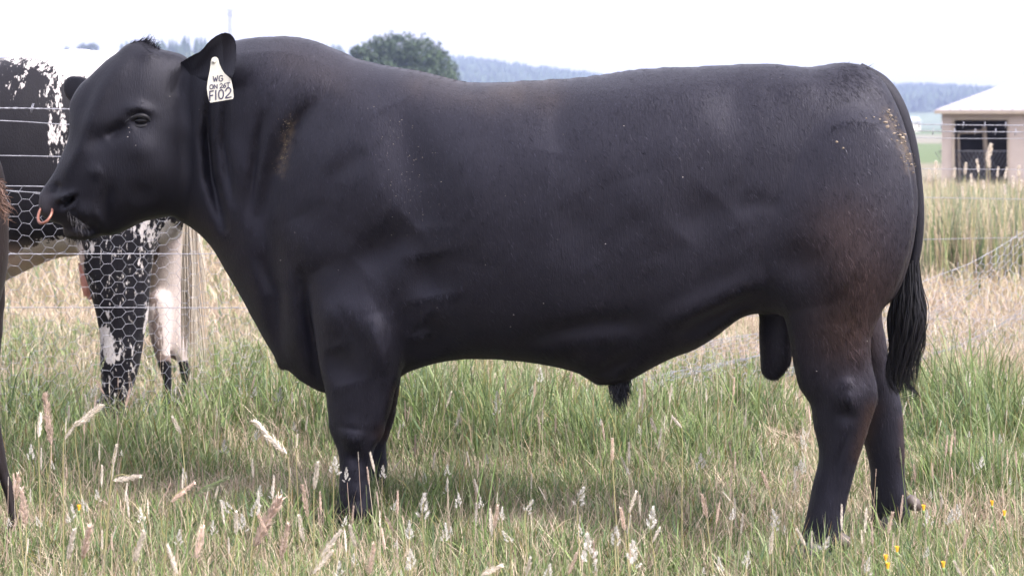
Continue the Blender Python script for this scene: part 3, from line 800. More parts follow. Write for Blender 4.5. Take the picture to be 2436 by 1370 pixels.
mrh.inputs['From Max'].default_value = 2.2; mrh.inputs['To Min'].default_value = 0.10; mrh.inputs['To Max'].default_value = 0.42
gl_ = t_.nodes.new("ShaderNodeAttribute"); gl_.attribute_name = "gloss"
t_.links.new(gl_.outputs['Fac'], mrh.inputs['Value']); t_.links.new(mrh.outputs[0], t_.nodes["Principled BSDF"].inputs['Specular IOR Level'])
M_black = simple_mat("wet_black", (0.008, 0.008, 0.01), 0.25, spec=0.5)
M_eye = simple_mat("eye_surface", (0.003, 0.003, 0.005), 0.22, spec=0.22)
M_lid = simple_mat("black_lid", (0.008, 0.008, 0.010), 0.5, spec=0.25, noise=0.3, nscale=200)
M_hoof = simple_mat("grey_hoof", (0.022, 0.019, 0.02), 0.5, noise=0.35, nscale=30, bump=0.2)

bull = empty("bull", (0.2, 5.95, 0.0), "stocky black bull standing side-on in the grass, filling the picture", "bull")
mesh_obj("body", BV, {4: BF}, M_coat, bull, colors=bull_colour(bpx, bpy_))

def near_surface(px, py, rad=9):
    """front-most skin point seen at photograph pixel"""
    d2 = (bpx - px) ** 2 + (bpy_ - py) ** 2
    i = np.where(d2 < rad * rad)[0]
    if not len(i): i = np.argsort(d2)[:6]
    y = BV[i, 1].min()
    return W(px, py, y)

# short coat: individual hairs lying along the growth direction
def hair_dir(px, py):
    dx = np.full(len(px), 0.5); dz = np.full(len(px), -0.86)
    def put(mask_w, x, z):
        nonlocal dx, dz
        dx = dx * (1 - mask_w) + x * mask_w; dz = dz * (1 - mask_w) + z * mask_w
    put(np.clip((1000 - px) / 200, 0, 1), 0.18, -0.98)
    put(np.clip((620 - px) / 120, 0, 1), 0.6, -0.8)
    put(np.clip((470 - px) / 60, 0, 1), 0.75, -0.6)
    put(np.clip((px - 1850) / 200, 0, 1) * np.clip((py - 350) / 200, 0, 1), 0.25, -0.97)
    put(np.clip((py - 900) / 120, 0, 1), 0.1, -1.0)
    an = 0.5 * (lattice_noise(px, py, 120, 31) - 0.5)
    return dx * np.cos(an) - dz * np.sin(an), dx * np.sin(an) + dz * np.cos(an)

def coat_hairs(V, Fq, N, px, py, colf, n, length, width, r, lift=0.09):
    cen = V[Fq].mean(1); fn = N[Fq].mean(1); fn /= np.linalg.norm(fn, axis=1)[:, None] + 1e-9
    view = cen - np.array([0, 0, H]); view /= np.linalg.norm(view, axis=1)[:, None]
    facing = -(fn * view).sum(1)
    ar = np.linalg.norm(np.cross(V[Fq[:, 2]] - V[Fq[:, 0]], V[Fq[:, 3]] - V[Fq[:, 1]]), axis=1) / 2
    wgt = ar * np.where(facing > -0.35, 1.0, 0.0) * np.where((cpx_ := proj(cen)[0]) < 480, 2.2, 1.0) * np.where(inside_poly(cpx_, proj(cen)[1], [(462, 122), (481, 110), (537, 66), (577, 72), (582, 160), (560, 225), (490, 240), (455, 215)]), 0.0, 1.0); wgt /= wgt.sum()
    fi = r.choice(len(Fq), n, p=wgt)
    u, v = r.random((2, n, 1))
    q = V[Fq[fi]]
    P = (q[:, 0] * (1 - u) + q[:, 1] * u) * (1 - v) + (q[:, 3] * (1 - u) + q[:, 2] * u) * v
    nn = fn[fi]
    hx, hy = proj(P)
    dx, dz = hair_dir(hx, hy)
    D = np.stack([dx, np.zeros(n), dz], 1) + r.normal(size=(n, 3)) * 0.22
    D -= (D * nn).sum(1)[:, None] * nn; D /= np.linalg.norm(D, axis=1)[:, None] + 1e-9
    side = np.cross(D, nn); roll = r.normal(size=(n, 1)) * 0.2
    side = side * np.cos(roll) + nn * np.sin(roll)
    L = length(hx, hy)[:, None] * r.uniform(0.6, 1.25, (n, 1)); Wd = width * r.uniform(0.6, 1.3, (n, 1))
    lf = lift * r.uniform(0.4, 1.6, (n, 1))
    P = P - nn * 0.0015
    M1 = P + D * L * 0.5 + nn * L * lf * 0.6; T = P + D * L + nn * L * lf * 0.55
    vv = np.stack([P - side * Wd * 0.5, P + side * Wd * 0.5, M1 + side * Wd * 0.4, M1 - side * Wd * 0.4, T], 1).reshape(-1, 3)
    k = np.arange(n) * 5
    f4 = np.stack([k, k + 1, k + 2, k + 3], 1); f3 = np.stack([k + 3, k + 2, k + 4], 1)
    fac = np.exp(r.normal(size=(n, 1)) * np.where(hx < 480, 0.5, 0.34)[:, None]) * (0.2 + 1.6 * (0.6 * lattice_noise(hx * 1.0 + hy * 0.35, hy * 0.28, 5.0, 77) + 0.4 * lattice_noise(hx * 1.0 + hy * 0.3, hy * 0.2, 2.6, 78)) ** 1.2 * 1.15)[:, None]
    c = colf(hx, hy) * fac
    return vv, {4: f4, 3: f3}, np.repeat(c, 5, 0), np.repeat(fac[:, 0], 5)
def hair_len(px, py):
    L = np.full(len(px), 0.020)
    L += 0.010 * gauss(px, py, [(2000, 650), (2020, 800)], 140) + 0.012 * gauss(px, py, [(340, 105), (380, 125)], 30) + 0.006 * gauss(px, py, [(2020, 160)], 60)
    L += 0.014 * gauss(px, py, [(938, 900), (930, 985)], 14) + 0.006 * gauss(px, py, [(1300, 800), (1500, 850)], 80)
    L *= 1 - 0.42 * (px < 480)
    L *= 1 - 0.6 * inside_poly(px, py, [(430, 120), (480, 110), (537, 68), (575, 75), (580, 160), (560, 215), (490, 240), (430, 210)])
    return L
hv, hf, hc, hg = coat_hairs(BV, BF, BN, bpx, bpy_, bull_colour, 460000, hair_len, 0.0012, rng)
mesh_obj("coat", hv, hf, M_sleek, bull, colors=hc, attrs={"gloss": hg})
bull.children[-1]['kind'] = 'stuff'

# eye and lids
ep = near_surface(333, 287, 6)
mb = MB(); mb.ball(ep + np.array([0.001, 0.010, -0.001]), (0.030, 0.018, 0.0175), 24, 16); eye = mb.build("eye", M_eye, bull)
def on_face(px, py, out=0.0): 
    p = near_surface(px, py, 7); return p + np.array([0, -out, 0])
for nm, pts in (("upper_lid", [(300, 301), (310, 288), (322, 278), (336, 275), (349, 279), (359, 290), (365, 297)]), ("lower_lid", [(302, 301), (313, 298), (326, 301), (341, 301), (352, 296), (362, 291)])):
    q = np.array([[*W(a_, b_, ep[1] - (0.012 if nm == 'upper_lid' else 0.004) + 0.014 * ((a_ - 333) / 28) ** 2)] for a_, b_ in pts])
    mb = MB(); mb.tube(spline(q, 20), 0.0062 * np.sin(np.linspace(0.25, np.pi - 0.25, 20)) + 0.001, 8); mb.build(nm, M_lid, bull)
mb = MB()
for k in range(16):
    a_ = 306 + k * 3.4; b_ = 289 - 17 * math.sin((k + 1) / 17 * math.pi)
    p = W(a_, b_, ep[1] - 0.008); mb.tube([p, p + np.array([-0.004, -0.012, -0.002]), p + np.array([-0.009, -0.017, -0.009])], [0.0007, 0.0005, 0.0002], 3)
mb.build("eyelashes", M_black, bull)

def strands(curves, wid, r, cols, taper=True):
    """ribbon hairs along given polylines"""
    V = []; Fq = []; C = []
    for pts, c in zip(curves, cols):
        pts = np.asarray(pts); n = len(pts); b0 = len(V)
        t_ = np.gradient(pts, axis=0); t_ /= np.linalg.norm(t_, axis=1)[:, None] + 1e-9
        ax = r.normal(size=3) * 0.5 + np.array([0, 1.0, 0]); sd = np.cross(t_, ax); sd /= np.linalg.norm(sd, axis=1)[:, None] + 1e-9
        ww = wid * (1 - 0.85 * np.linspace(0, 1, n) ** 2)[:, None] if taper else wid
        a_ = pts - sd * ww * 0.5; b_ = pts + sd * ww * 0.5
        for i in range(n): V += [a_[i], b_[i]]; C += [c, c]
        Fq += [(b0 + 2 * i, b0 + 2 * i + 1, b0 + 2 * i + 3, b0 + 2 * i + 2) for i in range(n - 1)]
    return np.array(V), Fq, np.array(C)

def tuft(name, roots, tips, n, wid, spread, col, curl=0.0, parent=None, Y=None):
    cs = []
    R_ = np.array(roots); T_ = np.array(tips)
    for i in range(n):
        k = rng.random() * (len(R_) - 1); j = int(k); f_ = k - j
        a_ = R_[j] * (1 - f_) + R_[j + 1] * f_; e = T_[j] * (1 - f_) + T_[j + 1] * f_
        e = a_ + (e - a_) * rng.uniform(0.5, 1.05) + rng.normal(size=3) * spread; a_ = a_ + rng.normal(size=3) * spread * 0.25
        u = np.linspace(0, 1, 8)[:, None]
        mid = (a_ + e) / 2 + rng.normal(size=3) * spread * 0.8
        p = (1 - u) ** 2 * a_ + 2 * u * (1 - u) * mid + u ** 2 * e
        p = p + curl * np.sin(u * 9 + i) * u * np.array([1, 0.5, 0])
        cs.append(p)
    v, f, c = strands(cs, wid, rng, [np.array(col) * rng.uniform(0.5, 1.6) for _ in range(n)])
    return mesh_obj(name, v, f, M_hair, parent, colors=c)
ys_ = near_surface(1470, 890)[1] + 0.12
tuft("sheath_hair", [W(1448, 900, ys_), W(1475, 900, ys_), W(1500, 890, ys_)], [W(1466, 962, ys_), W(1480, 968, ys_), W(1486, 950, ys_)], 300, 0.0024, 0.010, (0.006, 0.006, 0.008), 0.004, bull)
tuft("sheath_hair", [W(1462, 925, ys_), W(1492, 915, ys_)], [W(1478, 986, ys_), W(1490, 972, ys_)], 46, 0.0018, 0.012, (0.006, 0.006, 0.008), 0.005, bull)
yp = 6.35
tuft("poll_hair", [W(300, 112, yp), W(330, 102, yp), W(352, 102, yp), (W(380, 120, yp))], [W(318, 100, yp), W(352, 88, yp), W(366, 90, yp), W(384, 112, yp)], 150, 0.0018, 0.007, (0.006, 0.006, 0.008), 0.002, bull)
yc_ = near_surface(205, 560, 10)[1] + 0.04
tuft("chin_hair", [W(165, 566, yc_), W(200, 570, yc_), W(240, 560, yc_)], [W(172, 582, yc_), W(210, 592, yc_), W(238, 574, yc_)], 70, 0.0014, 0.008, (0.02, 0.017, 0.015), 0.001, bull)
ym = near_surface(190, 525, 8)[1]
tuft("whiskers", [W(160, 505, ym), W(185, 525, ym), W(200, 535, ym)], [W(170, 530, ym - 0.03), W(205, 555, ym - 0.03), W(215, 560, ym - 0.03)], 36, 0.0009, 0.012, (0.05, 0.048, 0.05), 0.0, bull)
tuft("tail_head_hair", [W(a_, b_, float(BP.Y(a_))) for a_, b_ in ((1990, 158), (2060, 170), (2118, 232), (2156, 340))], [W(a_, b_, float(BP.Y(a_))) for a_, b_ in ((2014, 149), (2084, 165), (2140, 236), (2170, 352))], 240, 0.0015, 0.006, (0.006, 0.006, 0.008), 0.0, bull)

# tail
def tw(px, py, o=0.0): return W(px, py, float(BP.Y(px)) + o)
tail_c = [(2040, 176), (2092, 203), (2126, 246), (2150, 303), (2167, 364), (2178, 430), (2184, 500), (2183, 560), (2176, 615), (2167, 660), (2160, 700)]
tp = spline([tw(*p) for p in tail_c], 60)
rad = np.interp(np.linspace(0, 1, 60), [0, 0.25, 0.5, 0.8, 1], [0.032, 0.026, 0.018, 0.014, 0.011])
mb = MB(); mb.tube(tp, rad, 14); c0 = np.tile([0.0065, 0.0062, 0.0085], (len(mb.v), 1))
mesh_obj("tail", np.array(mb.v), mb.f, M_coat, bull, colors=c0)
tail = bull.children[-1]
cs = []; cl = []
L_ = [(2150, 640), (2131, 690), (2116, 740), (2113, 790), (2116, 850), (2120, 910), (2132, 946)]
R_ = [(2178, 610), (2187, 680), (2200, 725), (2209, 770), (2200, 815), (2182, 868), (2172, 945)]
Ls = spline([tw(*p) for p in L_], 24); Rs = spline([tw(*p) for p in R_], 24)
for i in range(1500):
    q_ = rng.random()
    if rng.random() < 0.85: q_ = float(np.clip((int(q_ * 13) + 0.5) / 13 + rng.normal() * 0.016, 0, 1))
    q2 = np.clip(q_ + 0.12 * np.sin(np.linspace(0, 5.0, 24) + q_ * 2.0) * np.linspace(0.2, 1, 24), 0, 1)[:, None]
    p = Ls * (1 - q2) + Rs * q2
    dp = 0.035 * np.sqrt(max(0, 1 - (2 * q_ - 1) ** 2)) * rng.uniform(-1, 1)
    p = p + np.array([0, dp, 0]) * np.sin(np.linspace(0.3, 2.9, 24))[:, None]
    p = p + (0.0095 * np.sin(np.linspace(0, 12, 24) + round(q_ * 13) * 1.9) * np.linspace(0.2, 1.2, 24))[:, None] * np.array([1, 0.6, 0]) + rng.normal(size=3) * 0.003
    e = int(24 * (1 - 0.45 * rng.random() ** 1.3 * (0.4 + 0.9 * abs(2 * q_ - 1))))
    cs.append(p[:max(8, e)]); cl.append(np.array([0.006, 0.006, 0.0075]) * rng.uniform(0.5, 1.8))
for k in range(14):   # the loose curl at the tip
    a0 = rng.uniform(0, 1); base = tw(2150 + 15 * a0, 900 + 20 * a0)
    u = np.linspace(0, 1, 14)
    p = base + np.stack([0.05 * np.sin(u * 3.4) * u, 0.01 * u, -0.055 * u + 0.012 * u * u], 1) + rng.normal(size=3) * 0.003
    cs.append(p); cl.append(np.array([0.006, 0.006, 0.0075]))
v, f, c = strands(cs, 0.0022, rng, cl)
m_sw = tint_mat("switch_hair", 0.45, 0.2)
mesh_obj("switch", v, f, m_sw, tail, colors=c)

# hooves (two claws each) and dewclaws
def hoof(px, py, off):
    Yp = float(BP.Y(px)) + off; c_ = W(px, py, Yp); gz_ = 0.0
    mb = MB()
    for sgn in (-1, 1):
        yy = c_[1] + sgn * 0.029
        prof = [(-0.062, 0.0), (0.04, 0.0), (0.042, 0.04), (0.0, 0.07), (-0.032, 0.06)]
        v = []
        for k_, wd in ((-1, 0.8), (-0.6, 1), (0.6, 1), (1, 0.8)):
            for x_, z_ in prof: v.append((c_[0] + x_ * (0.96 if abs(k_) == 1 else 1), yy + k_ * 0.026, gz_ + z_ * (0.96 if abs(k_) == 1 else 1)))
        n_ = len(prof); f_ = [(i * n_ + j, i * n_ + (j + 1) % n_, (i + 1) * n_ + (j + 1) % n_, (i + 1) * n_ + j) for i in range(3) for j in range(n_)]
        f_ += [tuple(range(n_ - 1, -1, -1)), tuple(range(3 * n_, 4 * n_))]
        mb.add(v, f_)
    return mb.build("hoof", M_hoof, bull)
hoof(836, 1250, -0.215); hoof(890, 1190, 0.215); hoof(1937, 1340, -0.205); hoof(2122, 1250, 0.29)
for (px, py, off) in [(2010, 1290, -0.205), (2176, 1200, 0.29)]:
    p = tw(px, py, off); mb = MB()
    mb.tube([p + (-0.02, 0, 0.018), p, p + (0.016, 0, -0.012)], [0.016, 0.02, 0.008], 9); mb.build("dewclaw", simple_mat("dewclaw_horn", (0.07, 0.055, 0.047), 0.55, noise=0.3, nscale=60), bull)

# dried mud and chaff on the coat
M_fleck = tint_mat("dried_mud", 0.9, 0.1)
V = []; Fq = []; C = []
def fleck(px, py, size, col):
    p = near_surface(px, py, 7) + np.array([0, -0.006, 0]); b0 = len(V)
    a0 = rng.uniform(0, 3.14); n = 6
    for j in range(n):
        rr = size * rng.uniform(0.6, 1.2); an = a0 + j * 2 * np.pi / n
        V.append(p + np.array([rr * math.cos(an), rng.normal() * size * 0.12, rr * 0.65 * math.sin(an)])); C.append(col)
    V.append(p + np.array([0, -size * 0.5, 0])); C.append(col)
    Fq.extend([(b0 + j, b0 + (j + 1) % n, b0 + n) for j in range(n)])
for (px, py, s_) in [(2105, 292, .009), (2110, 302, .010), (2112, 268, .006), (2118, 275, .007), (2122, 285, .006), (2140, 322, .008), (2146, 328, .009), (2152, 338, .006), (2134, 335, .006), (2143, 341, .006), (2126, 318, .006), (2150, 320, .007), (2163, 366, .006), (2168, 392, .007), (2172, 410, .005), (2060, 282, .004), (2078, 279, .004), (2092, 284, .004), (1990, 338, .006), (2005, 352, .006), (2114, 262, .006), (2130, 300, .005)]:
    fleck(px, py, s_ * 0.75, np.array([0.2, 0.165, 0.125]) * rng.uniform(0.7, 1.3))
for i in range(80):
    u = rng.random(); px = 2112 + 55 * u + rng.normal() * 8; py = 262 + 130 * u + rng.normal() * 8
    fleck(px, py, rng.uniform(0.001, 0.0032), np.array([0.15, 0.125, 0.095]) * rng.uniform(0.6, 1.3))
for i in range(90):
    u = rng.random(); px = 690 - 25 * u + rng.normal() * 9; py = 275 + 140 * u + rng.normal() * 6
    fleck(px, py, rng.uniform(0.0008, 0.002), np.array([0.11, 0.09, 0.06]) * rng.uniform(0.5, 1.3))
for i in range(90):
    px = 970 + rng.normal() * 40; py = 400 + rng.normal() * 75 + (px - 970) * 1.0
    fleck(px, py, rng.uniform(0.0007, 0.0018), np.array([0.12, 0.11, 0.09]) * rng.uniform(0.5, 1.4))
for i in range(36):
    px = rng.uniform(250, 2080); py = rng.uniform(150, 900)
    d2 = (bpx - px) ** 2 + (bpy_ - py) ** 2
    if d2.min() < 9: fleck(px, py, rng.uniform(0.0008, 0.0022), np.array([0.16, 0.15, 0.135]) * rng.uniform(0.5, 1.2))
for (px, py) in [(307, 304), (309, 315), (305, 326), (324, 346), (1484, 300), (1624, 422), (1440, 580), (668, 619), (1293, 721), (1222, 748), (2242 - 300, 882)]:
    fleck(px, py, 0.0018, np.array([0.32, 0.3, 0.28]))
mesh_obj("mud_flakes", np.array(V), Fq, M_fleck, bull, False, colors=np.array(C))
bull.children[-1]['kind'] = 'stuff'

# ------------------------------------------------------------------ nose ring
M_copper = simple_mat("copper", (0.24, 0.105, 0.075), 0.45, metal=0.6, noise=0.25, nscale=60)
rp = near_surface(118, 505, 8)
rc = W(109, 507, rp[1] + 0.012)
mb = MB(); R_ = 0.030; yaw = math.radians(38); pts = []
for k in range(41):
    an = 2 * math.pi * k / 40
    x_, z_ = R_ * math.cos(an), R_ * math.sin(an) * 0.98 + 0.16 * R_ * math.cos(an)
    pts.append(rc + np.array([x_ * math.cos(yaw), -x_ * math.sin(yaw) + 1.1 * (z_ - 0.2 * R_), z_]))
mb.tube(pts[:-1] + [pts[0]], 0.0047, 10, cap=False)
ro = mb.build("nose_ring", M_copper)
tag(ro, "copper-coloured ring hanging from the black bull's nostrils", "nose ring")

# ------------------------------------------------------------------ ear tag with hand-written lettering
yt = near_surface(520, 160, 14)[1] - 0.03
Tt = [(501.5, 147), (504, 139), (509, 136), (514, 136), (519, 140), (522, 152), (527, 164), (534, 175), (542, 182), (549.5, 189), (552, 200), (554.5, 214), (556, 231), (554, 236), (500.5, 245), (497.5, 241), (494, 226), (492, 211), (493.5, 196), (497, 178), (500, 162)]
tagr = empty("ear_tag", W(524, 240, yt), "white flag-shaped tag with handwritten F102 in the bull's near ear", "ear tag")
def tagp(px, py, out=0.0):
    return W(px, py, yt + 0.010 * ((py - 190) / 50.0) * -0.6 - out)
m_tag = simple_mat("tag_plastic", (0.37, 0.365, 0.31), 0.35, spec=0.5, noise=0.08, nscale=60)
v = [tagp(*p, 0.0012) for p in Tt] + [tagp(*p, -0.0012) for p in Tt]; n = len(Tt)
f = [tuple(range(n))[::-1], tuple(range(n, 2 * n))] + [(i, (i + 1) % n, n + (i + 1) % n, n + i) for i in range(n)]
mesh_obj("tag_panel", np.array(v), f, m_tag, tagr, False)
mb = MB(); c_ = tagp(508.5, 147.5, 0.001)
mb.tube([c_, c_ + (0, -0.004, 0)], [0.0065, 0.0058], 16); mb.build("button", m_tag, tagr)
mb = MB(); mb.tube([c_ + (0, -0.0042, 0), c_ + (0, -0.0058, 0)], [0.0026, 0.002], 12); mb.build("pin", simple_mat("pin_metal", (0.25, 0.24, 0.25), 0.4, metal=0.6), tagr)
GL = {  # strokes on a unit box, y down
 'W': [[(0, 0), (.25, 1), (.5, .3), (.75, 1), (1, 0)]], 'G': [[(.95, .15), (.6, 0), (.2, .1), (.02, .5), (.2, .92), (.6, 1), (.95, .85), (.95, .55), (.6, .55)]],
 'I': [[(.5, 0), (.5, 1)]], '1': [[(.5, 0), (.5, 1)]], 'O': [[(.5, 0), (.15, .12), (.03, .5), (.15, .88), (.5, 1), (.85, .88), (.97, .5), (.85, .12), (.5, 0)]],
 'N': [[(.05, 1), (.05, 0), (.95, 1), (.95, 0)]], 'F': [[(.1, 1), (.1, 0), (.9, 0)], [(.1, .48), (.75, .46)]], 'T': [[(0, 0), (1, 0)], [(.5, 0), (.5, 1)]],
 '2': [[(.05, .25), (.3, 0), (.7, 0), (.93, .25), (.75, .55), (.05, 1), (1, 1)]], '6': [[(.8, .02), (.35, .3), (.08, .7), (.3, 1), (.7, 1), (.93, .75), (.7, .52), (.3, .55), (.1, .72)]]}
GL['0'] = GL['O']
m_ink = simple_mat("tag_ink", (0.02, 0.018, 0.045), 0.6)
def write(name, chars, wid):
    mb = MB()
    for ch, px, py, w_, h_, sl in chars:
        for st in GL[ch]:
            q = [tagp(px + x_ * w_ + (1 - y_) * sl, py + y_ * h_ - 0.12 * (x_ * w_), 0.0028) for x_, y_ in st]
            if len(q) > 3: q = list(spline(q, len(q) * 4)) if ch not in 'NWF' else q
            q = np.array(q)
            for a_, b_ in zip(q[:-1], q[1:]):
                t_ = b_ - a_; L = np.linalg.norm(t_)
                if L < 1e-7: continue
                t_ /= L; sd = np.array([-t_[2], 0, t_[0]]) * wid * 0.5
                mb.add([a_ - sd - t_ * wid * .3, a_ + sd - t_ * wid * .3, b_ + sd + t_ * wid * .3, b_ - sd + t_ * wid * .3], [(0, 1, 2, 3)])
    return mb.build(name, m_ink, tagr, False)
write("lettering", [('W', 507, 182, 11, 13, 0), ('G', 521, 181, 9, 13, 0)], 0.0026)
write("lettering", [('O', 499, 202.5, 8, 10, 0), ('N', 509, 202, 8, 10, 0), ('2', 523, 200, 6.5, 10, 0), ('6', 531, 199, 6.5, 10, 0), ('T', 539, 198, 8, 10, 0)], 0.0024)
write("lettering", [('F', 498, 218, 11, 22, 0), ('1', 510, 216, 7, 22, 0), ('0', 520, 215, 12, 21, 0), ('2', 536, 211, 14, 22, 0)], 0.0036)

# ------------------------------------------------------------------ spotted cow behind the fence
CP = Plane(8.2, 0.0)
def build_cow():
    tor = [(488, 300), (478, 215), (450, 165), (400, 140), (330, 126), (240, 122), (200, 119), (150, 120), (100, 127), (50, 133), (0, 139), (-100, 146), (-220, 140), (-330, 132), (-420, 138), (-500, 165), (-580, 190), (-660, 190), (-720, 200), (-770, 260), (-830, 360), (-860, 420), (-850, 470), (-800, 470), (-740, 420), (-690, 410), (-640, 470), (-590, 560), (-530, 640), (-450, 690), (-330, 710), (-180, 715), (-60, 705), (5, 672), (64, 643), (102, 625), (143, 612), (190, 606), (260, 600), (340, 590), (420, 570), (470, 500), (490, 400)]
    nh = [(180, 470), (230, 380), (320, 330), (420, 360), (470, 430), (450, 510), (400, 545), (375, 580), (362, 640), (357, 690), (355, 740), (344, 800), (335, 860), (320, 915), (304, 960), (298, 1012), (290, 1035), (228, 1035), (228, 1008), (237, 960), (241, 920), (238, 860), (238, 800), (226, 740), (210, 680), (190, 620), (178, 550)]
    fh = [(330, 480), (400, 430), (470, 440), (470, 560), (452, 660), (446, 740), (448, 820), (452, 880), (458, 950), (464, 985), (425, 985), (428, 950), (428, 900), (420, 860), (398, 850), (372, 800), (360, 720), (345, 620)]
    fh2 = [(350, 700), (400, 700), (404, 780), (408, 850), (410, 900), (412, 950), (416, 985), (384, 985), (390, 940), (382, 890), (366, 840), (352, 780)]
    nf = [(-480, 430), (-380, 440), (-350, 560), (-370, 680), (-385, 760), (-400, 850), (-405, 930), (-400, 1000), (-400, 1035), (-460, 1035), (-455, 990), (-455, 930), (-460, 850), (-475, 760), (-500, 680), (-520, 560)]
    ff = [(p[0] + 70, p[1] - 30) for p in nf]
    kt = lambda X, Y: np.interp(X, [-850, -740, -600, -300, 100, 420, 500], [0.75, 0.75, 0.65, 0.85, 0.95, 0.85, 0.8])
    parts = [dict(poly=tor, n=2.5, k=kt, m=0.05, brush=[([(150, 480)], 0.02, 120), ([(330, 250)], 0.02, 60), ([(230, 520), (200, 590)], -0.015, 26), ([(40, 560), (120, 545), (190, 560)], 0.012, 30)], bs=-0.3),
             dict(poly=nh, s=-0.2, k=lambda X, Y: np.interp(Y, [380, 650, 850], [0.6, 0.8, 0.95]), m=0.02, blend=0.05, brush=[([(300, 860), (320, 800)], 0.008, 18)]),
             dict(poly=fh, s=0.2, k=0.75, m=0.02, blend=0.05), dict(poly=fh2, s=0.12, k=0.9, m=0.015, blend=0.03),
             dict(poly=nf, s=-0.2, k=0.8, m=0.02, blend=0.05), dict(poly=ff, s=0.2, k=0.8, m=0.02, blend=0.05)]
    return build_skin(CP, parts, (-900, 90, 520, 1050), 6.0, 0.011, 0.5)
CV, CF, CN = build_cow()
cpx, cpy = proj(CV)
def cow_white(px, py):
    top = np.interp(px, [-900, -450, 0, 60, 110, 150, 200, 240, 330, 470, 500], [200, 150, 143, 152, 168, 190, 215, 240, 215, 230, 500])
    m_ = 0.3 + (top - py) / 55.0
    m_ = np.clip(m_, -0.7, 1.9)
    m_ = np.where(py > 700, -0.5, m_)
    def add(pts, sig, amp):
        nonlocal m_
        m_ = np.maximum(m_, -0.7 + 1.15 * amp * gauss(px, py, pts, sig))
    add([(120, 165), (125, 230), (140, 300), (148, 390)], 36, 0.95)
    add([(35, 150), (60, 185), (30, 215)], 30, 0.7)
    add([(330, 545), (375, 580), (390, 540)], 42, 1.0); add([(270, 560), (350, 640)], 34, 0.75)
    add([(254, 790), (266, 850)], 24, 1.5); add([(362, 730), (352, 790)], 17, 1.4); add([(315, 770)], 16, 1.0)
    add([(300, 700), (325, 650)], 14, 0.7)
    add([(410, 560), (400, 700), (420, 830)], 34, 2.2); add([(470, 480), (470, 600)], 30, 2.0)
    low = np.interp(px, [-900, -60, 0, 64, 102, 143, 190, 230], [650, 655, 618, 585, 566, 556, 552, 700])
    m_ = np.maximum(m_, np.clip((py - low) / 16.0, -0.5, 1.2) * (px < 195) * (py < 760))
    m_ = np.where(CV[:, 1] > 8.33, np.where((px > 350) & (py < 860), 1.3, m_), m_) if len(px) == len(CV) else m_
    m_ = np.where((px > 345) & (px < 420) & (py > 845), -0.5, m_); m_ = np.where((px > 420) & (py > 872), -0.5, m_)
    return m_
cw = cow_white(cpx, cpy)
cskin = np.clip(np.exp(-((cpy - 625) / 30) ** 2) * (cpx < 200) + 0.45 * (cpx > 355) * (cpy < 860) * (cpy > 500) * (CV[:, 1] > 8.2), 0, 1)
m, t, b = mat_new("spotted_coat")
tc = t.nodes.new("ShaderNodeTexCoord")
at = t.nodes.new("ShaderNodeAttribute"); at.attribute_name = "white"
ak = t.nodes.new("ShaderNodeAttribute"); ak.attribute_name = "skin"
mp = t.nodes.new("ShaderNodeMapping"); mp.inputs['Rotation'].default_value = (0, math.radians(-38), 0); mp.inputs['Scale'].default_value = (40, 22, 15)
t.links.new(tc.outputs['Object'], mp.inputs[0])
n = noise_node(t, mp.outputs[0], 1.0, 3, 0.55)
ma = t.nodes.new("ShaderNodeMath"); ma.operation = 'MULTIPLY_ADD'; ma.inputs[1].default_value = 2.6; ma.inputs[2].default_value = -1.3
t.links.new(n.outputs['Fac'], ma.inputs[0])
nb2 = noise_node(t, mp.outputs[0], 3.2, 2, 0.5)
mb2 = t.nodes.new("ShaderNodeMath"); mb2.operation = 'MULTIPLY_ADD'; mb2.inputs[1].default_value = 1.7
t.links.new(nb2.outputs['Fac'], mb2.inputs[0]); t.links.new(ma.outputs[0], mb2.inputs[2])
mb3 = t.nodes.new("ShaderNodeMath"); mb3.operation = 'SUBTRACT'; mb3.inputs[1].default_value = 0.85; t.links.new(mb2.outputs[0], mb3.inputs[0])
ad = t.nodes.new("ShaderNodeMath"); ad.operation = 'ADD'; t.links.new(mb3.outputs[0], ad.inputs[0]); t.links.new(at.outputs['Fac'], ad.inputs[1])
r = ramp_node(t, ad.outputs[0], [(0.30, (0.007, 0.0067, 0.0095)), (0.60, (0.52, 0.50, 0.49))])
nf_ = noise_node(t, mp.outputs[0], 6.0, 3)
rf = ramp_node(t, nf_.outputs['Fac'], [(0.3, (0.7, 0.66, 0.62)), (0.7, (1, 1, 1))])
mm = mix_node(t, 1.0, r.outputs[0], rf.outputs[0], 'MULTIPLY')
ms = mix_node(t, ak.outputs['Fac'], mm.outputs[2], (0.47, 0.36, 0.31))
t.links.new(ms.outputs[2], b.inputs['Base Color']); b.inputs['Roughness'].default_value = 0.6; b.inputs['Specular IOR Level'].default_value = 0.15; b.inputs['Sheen Weight'].default_value = 0.02
bp = t.nodes.new("ShaderNodeBump"); bp.inputs['Strength'].default_value = 0.3; bp.inputs['Distance'].default_value = 0.006
t.links.new(nf_.outputs['Fac'], bp.inputs['Height']); t.links.new(bp.outputs[0], b.inputs['Normal'])
cow = empty("cow", (-1.9, 8.2, 0), "black cow with white speckled back and legs standing behind the wire fence", "cow")
cbody = mesh_obj("body", CV, {4: CF}, m, cow, attrs={"white": cw, "skin": cskin * 0.85})
def cwp(px, py, o=0.0): return W(px, py, 8.2 + o)
cs = []; cl = []
